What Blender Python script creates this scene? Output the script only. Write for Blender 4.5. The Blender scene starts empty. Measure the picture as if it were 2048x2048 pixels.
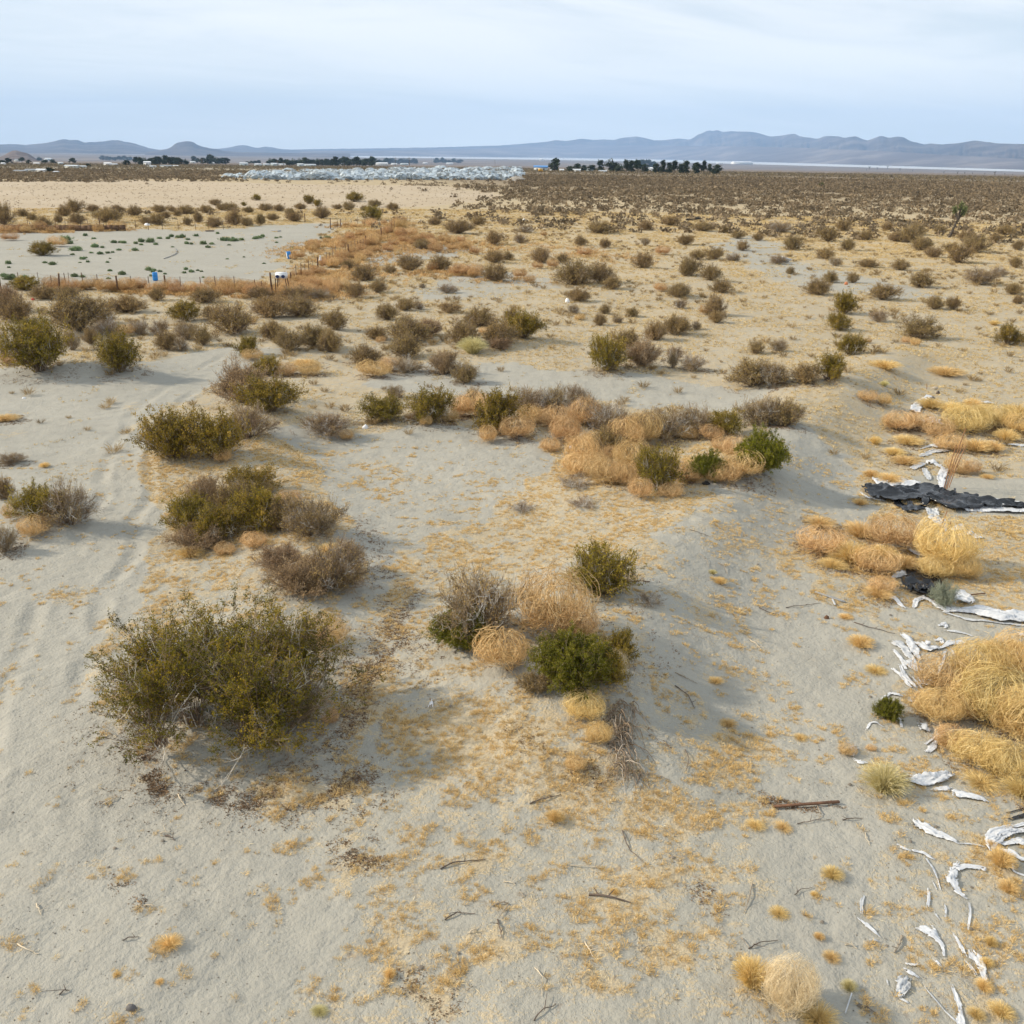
import bpy, math, random
import numpy as np
R = math.radians
random.seed(7); rng = np.random.default_rng(11)
S = bpy.context.scene
COL = S.collection

# ------------------------------------------------------------------ camera
CAM_H, F2, C2 = 12.0, 1967.0, 1024.0
PITCH, ROLL = R(20.03), R(0.78)
fwd = np.array([0, math.cos(PITCH), -math.sin(PITCH)])
rt0 = np.array([1.0, 0, 0]); up0 = np.cross(rt0, fwd)
# positive roll: horizon drops to the right, so the camera leans to its left
rt = rt0*math.cos(ROLL) + up0*math.sin(ROLL)
up = -rt0*math.sin(ROLL) + up0*math.cos(ROLL)
from mathutils import Matrix, Vector
cam_d = bpy.data.cameras.new('camera'); cam = bpy.data.objects.new('camera', cam_d); COL.objects.link(cam)
m = Matrix(((rt[0], up[0], -fwd[0], 0), (rt[1], up[1], -fwd[1], 0), (rt[2], up[2], -fwd[2], CAM_H), (0, 0, 0, 1)))
cam.matrix_world = m
cam_d.sensor_width = 36; cam_d.sensor_height = 36; cam_d.lens = 36*F2/2048; cam_d.clip_start = 0.5; cam_d.clip_end = 200000
S.camera = cam

# ------------------------------------------------------------------ sky and sun
SUN_EL, SUN_AZ = R(30), R(276)          # azimuth clockwise from +Y (view direction): the sun stands left
w = bpy.data.worlds.new("World"); S.world = w; w.use_nodes = True
nt = w.node_tree; N, L = nt.nodes, nt.links; N.clear()
out = N.new('ShaderNodeOutputWorld'); bg = N.new('ShaderNodeBackground'); sky = N.new('ShaderNodeTexSky')
sky.sky_type = 'NISHITA'; sky.sun_disc = False; sky.sun_elevation = SUN_EL; sky.sun_rotation = SUN_AZ
sky.air_density = 1.0; sky.dust_density = 1.6; sky.ozone_density = 1.3; sky.altitude = 700
bg.inputs['Strength'].default_value = 0.10
tc = N.new('ShaderNodeTexCoord'); sep = N.new('ShaderNodeSeparateXYZ'); L.new(tc.outputs['Generated'], sep.inputs[0])
def wm(op, a, b=None, c=None):
    n = N.new('ShaderNodeMath'); n.operation = op
    for i, v in enumerate((a, b, c)):
        if v is None: continue
        if isinstance(v, (int, float)): n.inputs[i].default_value = v
        else: L.new(v, n.inputs[i])
    return n.outputs[0]
zz = wm('MAXIMUM', sep.outputs[2], 0.0); zz2 = wm('ADD', zz, 0.13)
cx = wm('DIVIDE', sep.outputs[0], zz2); cy = wm('DIVIDE', sep.outputs[1], zz2)
cmb = N.new('ShaderNodeCombineXYZ')
L.new(wm('MULTIPLY', cx, 0.6), cmb.inputs[0]); L.new(wm('MULTIPLY_ADD', cx, -0.35, wm('MULTIPLY', cy, 1.15)), cmb.inputs[1])
def wnoise(scale, det, rough, dist, off):
    mp = N.new('ShaderNodeVectorMath'); mp.operation = 'ADD'; L.new(cmb.outputs[0], mp.inputs[0]); mp.inputs[1].default_value = (off, off*0.7, 0)
    n = N.new('ShaderNodeTexNoise'); n.inputs['Scale'].default_value = scale; n.inputs['Detail'].default_value = det
    n.inputs['Roughness'].default_value = rough; n.inputs['Distortion'].default_value = dist; L.new(mp.outputs[0], n.inputs['Vector']); return n.outputs[0]
c1 = wnoise(0.42, 6, 0.52, 0.6, 3.2); c2_ = wnoise(1.3, 7, 0.55, 0.9, 9.1)
cl = wm('ADD', wm('MULTIPLY', c1, 0.62), wm('MULTIPLY', c2_, 0.38))
mr = N.new('ShaderNodeMapRange'); mr.interpolation_type = 'SMOOTHSTEP'; L.new(cl, mr.inputs[0])
mr.inputs[1].default_value = 0.38; mr.inputs[2].default_value = 0.64; mr.inputs[3].default_value = 0.0; mr.inputs[4].default_value = 1.0
veil = N.new('ShaderNodeMix'); veil.data_type = 'RGBA'; veil.inputs[0].default_value = 0.80     # an even high haze over the blue
L.new(sky.outputs[0], veil.inputs[6]); veil.inputs[7].default_value = (7.7, 8.65, 9.35, 1)
mixc = N.new('ShaderNodeMix'); mixc.data_type = 'RGBA'; L.new(wm('MULTIPLY', mr.outputs[0], 0.85), mixc.inputs[0])
L.new(veil.outputs[2], mixc.inputs[6]); mixc.inputs[7].default_value = (10.7, 10.8, 10.9, 1)
hz = N.new('ShaderNodeMapRange'); hz.interpolation_type = 'SMOOTHSTEP'; L.new(zz, hz.inputs[0]); hz.inputs[1].default_value = 0.0; hz.inputs[2].default_value = 0.16; hz.inputs[3].default_value = 0.75; hz.inputs[4].default_value = 0.0
low = N.new('ShaderNodeMix'); low.data_type = 'RGBA'; L.new(hz.outputs[0], low.inputs[0]); L.new(mixc.outputs[2], low.inputs[6]); low.inputs[7].default_value = (9.6, 10.2, 10.0, 1)
L.new(low.outputs[2], bg.inputs[0]); L.new(bg.outputs[0], out.inputs[0])
sl = bpy.data.lights.new('sun', 'SUN'); sun = bpy.data.objects.new('sun', sl); COL.objects.link(sun)
sl.energy = 5.0; sl.angle = R(1.2); sl.color = (1.0, 0.89, 0.72)
sdir = Vector((math.sin(SUN_AZ)*math.cos(SUN_EL), math.cos(SUN_AZ)*math.cos(SUN_EL), math.sin(SUN_EL)))
sun.rotation_euler = sdir.to_track_quat('Z', 'Y').to_euler(); sun.location = (0, 0, 60)
S.view_settings.view_transform = 'Standard'; S.view_settings.look = 'None'; S.view_settings.exposure = 0.12; S.view_settings.gamma = 1
S.render.engine = 'CYCLES'
S.cycles.max_bounces = 6; S.cycles.diffuse_bounces = 3; S.cycles.transmission_bounces = 4; S.cycles.volume_bounces = 1; S.cycles.transparent_max_bounces = 6
S.cycles.use_denoising = True; S.cycles.use_adaptive_sampling = True; S.cycles.adaptive_threshold = 0.015

# ------------------------------------------------------------------ small helpers
def ray(px, py):
    d = fwd + rt*((px-C2)/F2) + up*((C2-py)/F2)
    return d
def flatP(px, py):
    d = ray(px, py); t = CAM_H/-d[2]; return np.array([d[0]*t, d[1]*t])
def hash2(ix, iy, s):
    n = (ix.astype(np.int64)*374761393 + iy.astype(np.int64)*668265263 + s*1442695041) & 0x7fffffff
    n = ((n ^ (n >> 13))*1274126177) & 0x7fffffff
    n = ((n ^ (n >> 15))*2246822519) & 0x7fffffff
    return (n & 0xffffff)/float(0xffffff)
def vnoise(x, y, s=0):
    x = np.asarray(x, float); y = np.asarray(y, float)
    ix = np.floor(x); iy = np.floor(y); fx = x-ix; fy = y-iy
    fx = fx*fx*(3-2*fx); fy = fy*fy*(3-2*fy)
    a = hash2(ix, iy, s); b = hash2(ix+1, iy, s); c = hash2(ix, iy+1, s); d = hash2(ix+1, iy+1, s)
    return a+(b-a)*fx+(c-a)*fy+(a-b-c+d)*fx*fy
def fbm(x, y, o=4, s=0, g=0.5):
    v = 0; a = 1; t = 0
    for k in range(o):
        v = v+a*vnoise(x*2**k, y*2**k, s+k*17); t += a; a *= g
    return v/t
def sst(a, b, x):
    t = np.clip((x-a)/(b-a), 0, 1); return t*t*(3-2*t)
def seg_dist(x, y, poly):
    """distance to a polyline, the side (+ right of its direction) and the position along it"""
    best = np.full(np.shape(x), 1e9); side = np.zeros(np.shape(x)); along = np.zeros(np.shape(x)); acc = 0.0
    for (a, b) in zip(poly[:-1], poly[1:]):
        d = b-a; l = math.hypot(*d); d = d/l
        u = (x-a[0])*d[0]+(y-a[1])*d[1]; uc = np.clip(u, 0, l)
        qx = x-a[0]-uc*d[0]; qy = y-a[1]-uc*d[1]; dd = np.hypot(qx, qy); s = (x-a[0])*d[1]-(y-a[1])*d[0]
        k = dd < best; best = np.where(k, dd, best); side = np.where(k, s, side); along = np.where(k, acc+uc, along); acc += l
    return best, side, along, acc

# ------------------------------------------------------------------ terrain height
RIDGE = [flatP(*p) for p in ((1140, 1720), (1165, 1560), (1195, 1420), (1235, 1270), (1330, 1120), (1450, 1000), (1560, 890), (1650, 815), (1740, 745), (1830, 700))]
RIDGE2 = [flatP(*p) for p in ((430, 1560), (500, 1400), (620, 1180), (600, 1060), (520, 930), (560, 820))]
TRACK = [flatP(*p) for p in ((20, 1750), (50, 1500), (110, 1300), (200, 1120), (255, 980), (270, 880), (330, 800), (430, 735), (520, 690))]
MOUNDS = [(1060, 1340, 2.6, .45), (1210, 1000, 2.2, .35), (1120, 860, 3.5, .35), (830, 850, 2.6, .25), (1500, 950, 2.4, .3), (90, 1060, 1.6, .25), (400, 920, 2.6, .35), (540, 850, 2.8, .3),
          (980, 690, 5, .4), (1240, 740, 4, .4), (100, 740, 4, .5), (240, 745, 2.4, .4), (1180, 2000, 2.5, .18), (820, 1850, 1.8, .10), (300, 1880, 1.4, .14), (40, 1820, 1.5, .14), (1520, 2010, 1.2, .12),
          (1160, 1015, 2.0, .25), (640, 680, 5, .3), (1560, 770, 4, .4)]
MW = [(flatP(a, b), r, h) for a, b, r, h in MOUNDS]
def height(x, y):
    x = np.asarray(x, float); y = np.asarray(y, float)
    d = np.hypot(x, y)
    nr = 1-sst(120, 260, d)
    z = 0.32*(fbm(x/9, y/9, 3, 5)-.5)*(1-sst(60, 400, d)) + 1.2*(fbm(x/70, y/70, 3, 9)-.5)*sst(60, 300, d)*(1-sst(1500, 4000, d))
    dd, side, al, tot = seg_dist(x, y, RIDGE)
    wv = 0.82+.45*(fbm(x/2.6, y/2.6, 3, 21)-.5)
    prof = np.where(side > 0, np.exp(-(dd/2.1)**2), np.exp(-(dd/3.2)**2))
    ends = sst(0, 3.0, al)*(1-sst(tot-6, tot, al)*.8)
    z = z + .72*prof*ends*wv
    z = z - 0.30*np.where(side > 0, sst(0.5, 4, dd), 0)*(1-sst(12, 26, dd))*sst(.5, 6, al)*(1-sst(tot-8, tot, al))
    dd, side, al, tot = seg_dist(x, y, RIDGE2)
    z = z + 0.5*np.exp(-(dd/2.0)**2)*wv*sst(0, 2, al)
    dd, side, al, tot = seg_dist(x, y, TRACK)
    wig = (fbm(al/3.0, al*0, 2, 3)-.5)*.5
    for o in (-.85, .85):
        q = side+wig-o
        z = z + (-0.055*np.exp(-(q/.22)**2)+0.025*np.exp(-((np.abs(q)-.38)/.15)**2))*(1-sst(1.4, 2.6, dd))*sst(.30, .55, fbm(al/1.9+o*3, al*0, 3, 8))*sst(0, 3, al)*(1-sst(tot-5, tot, al))
    for c, r, h in MW:
        z = z + h*np.exp(-(((x-c[0])**2+(y-c[1])**2)/r**2))
    z = z + nr*(0.08*(fbm(x/.9, y/.9, 3, 31)-.5) + 0.042*(fbm(x/.28, y/.28, 3, 41, .6)-.5))
    z = z - 66*np.clip((d-700)/6300, 0, 1)
    return z
def P(px, py):
    """the point of the ground that lies at this place of the photograph"""
    d = ray(px, py)
    if d[2] > -2e-3: d[2] = -2e-3
    z = 0.0; q = None
    for k in range(60 if py < 345 else 9):
        t = (z-CAM_H)/d[2]; q = d*t; h = float(height(q[0], q[1]))
        if abs(h-z) < .002: break
        z = h if k < 3 else z*.45+h*.55
    return np.array([q[0], q[1], float(height(q[0], q[1]))])
def depth_of(p):
    v = np.array([p[0], p[1], p[2]-CAM_H]); return float(v@fwd)
def project(p):
    v = np.array([p[0], p[1], p[2]-CAM_H]); z = v@fwd
    return C2+F2*(v@rt)/z, C2-F2*(v@up)/z

ORDN = ['first', 'second', 'third', 'fourth', 'fifth', 'sixth', 'seventh', 'eighth', 'ninth', 'tenth', 'eleventh', 'twelfth', 'thirteenth', 'fourteenth', 'fifteenth', 'sixteenth', 'seventeenth', 'eighteenth', 'nineteenth', 'twentieth']
# ------------------------------------------------------------------ mesh helpers
def mk_mesh(name, V, parts, mats, tint=None, smooth=False):
    """parts: list of (faces array (n,3|4), material index)"""
    me = bpy.data.meshes.new(name)
    V = np.asarray(V, np.float32); me.vertices.add(len(V)); me.vertices.foreach_set('co', V.ravel())
    parts = [(np.asarray(f, np.int32), k) for f, k in parts if len(f)]
    loops = np.concatenate([f.ravel() for f, _ in parts]); tot = np.concatenate([np.full(len(f), f.shape[1], np.int32) for f, _ in parts])
    me.loops.add(len(loops)); me.loops.foreach_set('vertex_index', loops)
    me.polygons.add(len(tot)); st = np.concatenate([[0], np.cumsum(tot)[:-1]]).astype(np.int32)
    me.polygons.foreach_set('loop_start', st)
    me.polygons.foreach_set('material_index', np.concatenate([np.full(len(f), k, np.int32) for f, k in parts]))
    if smooth: me.polygons.foreach_set('use_smooth', np.ones(len(tot), bool))
    for mt in mats: me.materials.append(mt)
    me.update(calc_edges=True)
    if tint is not None:
        at = me.attributes.new('tint', 'FLOAT', 'POINT'); at.data.foreach_set('value', np.asarray(tint, np.float32))
    return me
class Geo:
    def __init__(s): s.V = []; s.F = []; s.T = []; s.n = 0
    def add(s, V, F, mat=0, tint=0.5):
        V = np.asarray(V, float).reshape(-1, 3); s.V.append(V); s.F.append((np.asarray(F, int)+s.n, mat))
        s.T.append(np.full(len(V), tint) if np.isscalar(tint) else np.asarray(tint)); s.n += len(V)
    def mesh(s, name, mats, smooth=False): return mk_mesh(name, np.concatenate(s.V), s.F, mats, np.concatenate(s.T), smooth)
    def tubes(s, paths, rad, sides=3, mat=0, tint=0.5, cap=False):
        paths = np.asarray(paths, float); n, K, _ = paths.shape; rad = np.broadcast_to(np.asarray(rad, float), (n, K))
        T = np.gradient(paths, axis=1); T /= np.linalg.norm(T, axis=2, keepdims=True)+1e-9
        ref = np.where(np.abs(T[..., 2:3]) > .9, np.array([1., 0, 0]), np.array([0, 0, 1.]))
        A = np.cross(T, ref); A /= np.linalg.norm(A, axis=2, keepdims=True)+1e-9; B = np.cross(T, A)
        ang = np.arange(sides)*2*np.pi/sides
        V = paths[:, :, None]+rad[..., None, None]*(np.cos(ang)[None, None, :, None]*A[:, :, None]+np.sin(ang)[None, None, :, None]*B[:, :, None])
        i = np.arange(n)[:, None, None]*K*sides; k = np.arange(K-1)[None, :, None]*sides; a = np.arange(sides)[None, None]; b = (a+1) % sides
        F = np.stack([i+k+a, i+k+b, i+k+sides+b, i+k+sides+a], -1).reshape(-1, 4)
        tt = tint if np.isscalar(tint) else np.repeat(tint, K*sides)
        if cap:
            base = np.arange(n)*K*sides
            c = np.stack([base[:, None]+np.arange(sides)[::-1][None]], 0)[0]; d_ = base[:, None]+(K-1)*sides+np.arange(sides)[None]
            s.V.append(V.reshape(-1, 3)); s.T.append(np.full(V.size//3, tt) if np.isscalar(tt) else tt)
            s.F.append((F+s.n, mat)); 
            if sides in (3, 4): s.F.append((np.concatenate([c, d_])+s.n, mat))
            else:
                for cc in list(c)+list(d_): s.F.append((np.array([cc])+s.n, mat))
            s.n += V.size//3
        else: s.add(V, F, mat, tt)
    def ribbons(s, paths, wid, mat=0, tint=0.5, rg=rng):
        paths = np.asarray(paths, float); n, K, _ = paths.shape; wid = np.broadcast_to(np.asarray(wid, float), (n, K))
        T = np.gradient(paths, axis=1); rv = rg.normal(size=(n, 1, 3)); A = np.cross(T, rv); A /= np.linalg.norm(A, axis=2, keepdims=True)+1e-9
        V = np.stack([paths-A*wid[..., None]/2, paths+A*wid[..., None]/2], 2)
        i = np.arange(n)[:, None]*K*2; k = np.arange(K-1)[None]*2
        F = np.stack([i+k, i+k+1, i+k+3, i+k+2], -1).reshape(-1, 4)
        s.add(V, F, mat, tint if np.isscalar(tint) else np.repeat(tint, K*2))
    def leaves(s, c, ln, wd, mat=0, tint=0.5, dirs=None, rg=rng):
        n = len(c); u = rg.normal(size=(n, 3)) if dirs is None else dirs+rg.normal(size=(n, 3))*.6
        u /= np.linalg.norm(u, axis=1, keepdims=True)+1e-9; v = np.cross(u, rg.normal(size=(n, 3))); v /= np.linalg.norm(v, axis=1, keepdims=True)+1e-9
        ln = np.broadcast_to(ln, (n,))[:, None]; wd = np.broadcast_to(wd, (n,))[:, None]
        V = np.stack([c, c+u*ln*.45-v*wd/2, c+u*ln, c+u*ln*.45+v*wd/2], 1)
        s.add(V, np.arange(n*4).reshape(n, 4), mat, tint if np.isscalar(tint) else np.repeat(tint, 4))
    def box(s, c, d, mat=0, rz=0, tint=.5):
        c = np.array(c, float); d = np.array(d, float)/2
        q = np.array([[x, y, z] for z in (-1, 1) for y in (-1, 1) for x in (-1, 1)])*d
        ca, sa = math.cos(rz), math.sin(rz); q = np.stack([q[:, 0]*ca-q[:, 1]*sa, q[:, 0]*sa+q[:, 1]*ca, q[:, 2]], 1)+c
        s.add(q, [[0, 2, 3, 1], [4, 5, 7, 6], [0, 1, 5, 4], [1, 3, 7, 5], [3, 2, 6, 7], [2, 0, 4, 6]], mat, tint)

# ------------------------------------------------------------------ object helpers
def link(name, me, parent=None):
    o = bpy.data.objects.new(name, me); COL.objects.link(o)
    if parent is not None: o.parent = parent
    return o
def tag(o, label=None, cat=None, group=None, kind=None):
    if label: o['label'] = label
    if cat: o['category'] = cat
    if group: o['group'] = group
    if kind: o['kind'] = kind
    return o
def copy_tree(o):
    c = o.copy(); COL.objects.link(c)
    for ch in CHILD.get(o.name, []):
        d = ch.copy(); COL.objects.link(d); d.parent = c; d.matrix_parent_inverse = Matrix()
    return c
CHILD = {}

# ------------------------------------------------------------------ materials
def mat_new(name):
    mt = bpy.data.materials.new(name); mt.use_nodes = True; mt.node_tree.nodes.clear(); return mt, mt.node_tree.nodes, mt.node_tree.links
def ramp(Nn, Ll, fac, stops, interp='LINEAR'):
    r = Nn.new('ShaderNodeValToRGB'); r.color_ramp.interpolation = interp
    while len(r.color_ramp.elements) < len(stops): r.color_ramp.elements.new(.5)
    for e, (p, c) in zip(r.color_ramp.elements, stops): e.position = p; e.color = (*c, 1)
    if fac is not None: Ll.new(fac, r.inputs[0])
    return r.outputs[0]
def foliage_mat(name, stops, transl=0.25, rough=.7, hue=.02):
    """diffuse + translucent thin matter; colour runs over stops by each leaf's own tint, and shifts a little from plant to plant"""
    mt, Nn, Ll = mat_new(name)
    at = Nn.new('ShaderNodeAttribute'); at.attribute_name = 'tint'; oi = Nn.new('ShaderNodeObjectInfo')
    c = ramp(Nn, Ll, at.outputs['Fac'], stops)
    hs = Nn.new('ShaderNodeHueSaturation'); Ll.new(c, hs.inputs['Color'])
    m1 = Nn.new('ShaderNodeMapRange'); Ll.new(oi.outputs['Random'], m1.inputs[0]); m1.inputs[3].default_value = .5-hue*.35; m1.inputs[4].default_value = .5+hue*.35; Ll.new(m1.outputs[0], hs.inputs['Hue'])
    ml = Nn.new('ShaderNodeMath'); ml.operation = 'MULTIPLY'; ml.inputs[1].default_value = 7.31; Ll.new(oi.outputs['Random'], ml.inputs[0])
    fr = Nn.new('ShaderNodeMath'); fr.operation = 'FRACT'; Ll.new(ml.outputs[0], fr.inputs[0])
    m2 = Nn.new('ShaderNodeMapRange'); Ll.new(fr.outputs[0], m2.inputs[0]); m2.inputs[3].default_value = 1-hue*6; m2.inputs[4].default_value = 1+hue*6; Ll.new(m2.outputs[0], hs.inputs['Value'])
    df = Nn.new('ShaderNodeBsdfPrincipled'); df.inputs['Roughness'].default_value = rough; df.inputs['Specular IOR Level'].default_value = .25; Ll.new(hs.outputs[0], df.inputs['Base Color'])
    tr = Nn.new('ShaderNodeBsdfTranslucent'); Ll.new(hs.outputs[0], tr.inputs[0])
    mx = Nn.new('ShaderNodeMixShader'); mx.inputs[0].default_value = transl; Ll.new(df.outputs[0], mx.inputs[1]); Ll.new(tr.outputs[0], mx.inputs[2])
    o = Nn.new('ShaderNodeOutputMaterial'); Ll.new(mx.outputs[0], o.inputs[0]); return mt
def solid_mat(name, col, rough=.7, var=.15, scale=3, metal=0, bump=0, spec=.4, coords='Object'):
    mt, Nn, Ll = mat_new(name)
    tcn = Nn.new('ShaderNodeTexCoord'); nz = Nn.new('ShaderNodeTexNoise'); nz.inputs['Scale'].default_value = scale; nz.inputs['Detail'].default_value = 6; Ll.new(tcn.outputs[coords], nz.inputs['Vector'])
    lo = tuple(max(0, v*(1-var*1.6)) for v in col); hi = tuple(min(1, v*(1+var)) for v in col)
    c = ramp(Nn, Ll, nz.outputs[0], [(.3, lo), (.7, hi)])
    b = Nn.new('ShaderNodeBsdfPrincipled'); b.inputs['Roughness'].default_value = rough; b.inputs['Metallic'].default_value = metal; b.inputs['Specular IOR Level'].default_value = spec; Ll.new(c, b.inputs['Base Color'])
    if bump:
        bp = Nn.new('ShaderNodeBump'); bp.inputs['Strength'].default_value = bump; bp.inputs['Distance'].default_value = .02; Ll.new(nz.outputs[0], bp.inputs['Height']); Ll.new(bp.outputs[0], b.inputs['Normal'])
    o = Nn.new('ShaderNodeOutputMaterial'); Ll.new(b.outputs[0], o.inputs[0]); return mt
# ================================================================== GROUND
def in_poly(x, y, poly):
    poly = np.asarray(poly); inside = np.zeros(np.shape(x), bool); j = len(poly)-1
    for i in range(len(poly)):
        xi, yi = poly[i]; xj, yj = poly[j]
        c = ((yi > y) != (yj > y)) & (x < (xj-xi)*(y-yi)/(yj-yi+1e-12)+xi); inside ^= c; j = i
    return inside
def soft_poly(x, y, px_poly, edge):
    """1 inside a patch of ground whose outline wanders, 0 outside"""
    poly = [flatP(*p) for p in px_poly]
    jx = (fbm(x/edge, y/edge, 3, 51)-.5)*edge*1.6; jy = (fbm(x/edge, y/edge, 3, 61)-.5)*edge*1.6
    return in_poly(x+jx, y+jy, poly).astype(float)
CLEAR = [(-500, 462), (200, 458), (420, 462), (560, 450), (690, 446), (640, 478), (590, 500), (570, 522), (500, 560), (430, 574), (200, 574), (-500, 572)]
DUSTY = [[(-600, 760), (100, 750), (250, 745), (420, 700), (520, 690), (560, 705), (500, 740), (420, 770), (280, 850), (300, 960), (330, 1080), (290, 1180), (190, 1300), (220, 1500), (600, 1640), (640, 1900), (500, 2300), (-900, 2300)],
         [(700, 770), (880, 720), (1180, 750), (1330, 760), (1480, 790), (1560, 790), (1480, 830), (1200, 800), (900, 790)],
         [(1400, 1010), (1560, 850), (1700, 900), (1740, 1040), (1560, 1100), (1680, 1200), (1800, 1250), (1700, 1700), (1850, 2200), (1500, 2300), (1560, 1500), (1380, 1400), (1250, 1250)],
         [(560, 880), (900, 860), (1100, 890), (1080, 960), (960, 1040), (800, 1100), (740, 1300), (700, 1250), (720, 1080), (640, 960)],
         [(1440, 490), (1500, 470), (1580, 490), (1560, 520), (1750, 560), (1900, 600), (1800, 600), (1560, 560), (1480, 530)],
         [(680, 505), (860, 485), (960, 495), (900, 515), (760, 530)], [(840, 560), (1000, 540), (1120, 560), (980, 600), (860, 600)],
         [(1850, 940), (2300, 930), (2300, 1010), (1900, 1010)], [(1790, 1200), (2400, 1220), (2400, 1310), (1900, 1300)]]
BARE_FAR = [(-900, 366), (300, 362), (520, 366), (900, 372), (1010, 392), (860, 412), (640, 420), (300, 424), (-900, 430)]
# patches of cured grass and straw: place, half width, half depth (photo pixels at their distance), strength
PATCH = [(740, 1400, 70, 110, .9), (880, 1480, 190, 90, .8), (1010, 1520, 180, 110, .95), (1150, 1600, 150, 90, .9), (1320, 1640, 150, 60, .85), (600, 1590, 160, 40, .9), (560, 1620, 90, 30, .7),
         (700, 1740, 90, 80, .6), (790, 1900, 70, 90, .75), (870, 2010, 100, 60, .8), (970, 1730, 90, 60, .7), (1060, 1830, 60, 100, .55), (1230, 1820, 150, 60, .8), (1180, 1980, 120, 60, .7), (1330, 1900, 90, 90, .75),
         (1440, 1540, 100, 60, .8), (1500, 1630, 90, 50, .7), (1500, 1490, 130, 60, .75), (1440, 1750, 110, 50, .65), (1560, 1430, 140, 45, .75), (1470, 1340, 120, 60, .75), (1420, 1240, 140, 80, .8), (1560, 1200, 90, 40, .5),
         (1500, 1100, 200, 60, .85), (1350, 1030, 200, 60, .8), (1200, 960, 130, 50, .7), (1100, 1110, 200, 70, .75), (930, 1110, 120, 20, .8), (1030, 1060, 60, 16, .9), (780, 1010, 60, 14, .6), (880, 1055, 90, 14, .85), (740, 930, 90, 22, .75), (650, 905, 110, 22, .7), (560, 900, 80, 20, .5),
         (800, 1170, 70, 130, .7), (740, 1260, 40, 90, .5), (210, 1740, 110, 35, .75), (250, 1840, 60, 40, .4), (320, 1900, 50, 35, .6), (270, 1975, 80, 30, .6), (360, 1960, 50, 20, .5), (220, 2030, 90, 25, .7), (40, 2030, 60, 30, .6), (30, 1900, 40, 20, .5), (60, 1780, 60, 25, .4), (40, 1100, 60, 20, .5),
         (140, 1200, 55, 22, .9), (215, 1248, 30, 14, .9), (60, 1270, 30, 12, .5), (250, 1450, 30, 90, .6), (310, 1560, 60, 40, .6), (1000, 1000, 300, 80, .6), (760, 960, 200, 60, .6), (1250, 1060, 160, 60, .7), (1300, 1760, 140, 60, .75), (1000, 1900, 120, 70, .7), (1960, 1880, 60, 140, .6), (1990, 1730, 60, 90, .9), (1960, 2010, 60, 60, .8), (1650, 1420, 80, 30, .5), (1700, 1240, 60, 20, .4), (1740, 1350, 50, 30, .6), (1720, 1180, 90, 40, .7), (2000, 1200, 120, 40, .7), (1960, 1100, 80, 30, .6),
         (1960, 1010, 120, 25, .5), (1640, 1050, 120, 70, .8), (1700, 950, 80, 30, .6), (1740, 860, 100, 60, .8), (1660, 820, 110, 70, .85), (1720, 750, 140, 40, .9), (1850, 720, 250, 40, .9), (1560, 720, 200, 60, .8), (1850, 790, 140, 25, .5), (1300, 640, 300, 70, .9), (1700, 660, 300, 60, .8), (900, 640, 220, 60, .85), (1150, 700, 160, 35, .85),
         (1050, 580, 200, 40, .8), (700, 640, 120, 30, .6), (300, 640, 250, 60, .6), (80, 640, 150, 60, .5), (550, 780, 70, 40, .6), (700, 720, 160, 40, .6), (150, 700, 60, 20, .4), (30, 870, 30, 10, .9), (265, 815, 28, 10, .9), (265, 862, 30, 14, .8), (270, 930, 40, 10, .5), (1500, 560, 300, 60, .7), (1800, 500, 300, 60, .8), (1300, 540, 260, 60, .8), (1100, 480, 260, 40, .8)]
PW = []
for a, b, rx, ry, s_ in PATCH:
    q = flatP(a, b); e = flatP(a+rx, b); f1 = flatP(a, b-ry); f2 = flatP(a, b+ry); PW.append((q[0], q[1], max(.3, abs(e[0]-q[0])), max(.3, abs(f1[1]-f2[1])/2), s_))
def straw_density(x, y):
    x = np.asarray(x, float); y = np.asarray(y, float); d = np.hypot(x, y)
    near = 1-sst(20, 34, d)
    base = .43*near+.72*(1-near)*(1-sst(500, 900, d)*.5)
    dust = np.zeros(np.shape(x))
    for k, pl in enumerate(DUSTY): dust = np.maximum(dust, soft_poly(x, y, pl, 1.4 if k in (0, 1, 2, 3, 7, 8) else 4))
    cl_ = soft_poly(x, y, CLEAR, 4)
    v = base*(1-.8*dust)
    for a, b, rx, ry, s_ in PW:
        e = ((x-a)/rx)**2+((y-b)/ry)**2
        v = np.maximum(v, s_*np.exp(-e*.8)*(1-.35*dust))
    return v*(1-cl_*.97), dust, cl_
def axis(lo, hi, step, far, g):
    a = list(np.arange(lo, hi+step/2, step)); s_ = step; v = hi; r_ = []
    while v < far: s_ *= g; v += s_; r_.append(v)
    s_ = step; v = lo; l_ = []
    while v > -far: s_ *= g; v -= s_; l_.append(v)
    return np.array(l_[::-1]+a+r_)
gx = axis(-15, 15, .062, 26000, 1.045)
y_ = list(np.arange(8, 38, .062)); s_ = .062; v_ = y_[-1]
while v_ < 26000: s_ *= 1.022 if v_ < 400 else 1.05; v_ += s_; y_.append(v_)
pre = [8.0]; s_ = .062
while pre[-1] > -26000: s_ *= 1.12; pre.append(pre[-1]-s_)
gy = np.array(pre[:0:-1]+y_)
X, Y = np.meshgrid(gx, gy); Z = height(X, Y)
nx_, ny_ = len(gx), len(gy)
ii = (np.arange(ny_-1)[:, None]*nx_+np.arange(nx_-1)[None]).ravel()
F = np.stack([ii, ii+1, ii+nx_+1, ii+nx_], 1)
gme = mk_mesh('ground', np.stack([X, Y, Z], -1).reshape(-1, 3), [(F, 0)], [], None, True)
sd, dust, clr = straw_density(X.ravel(), Y.ravel())
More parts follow.
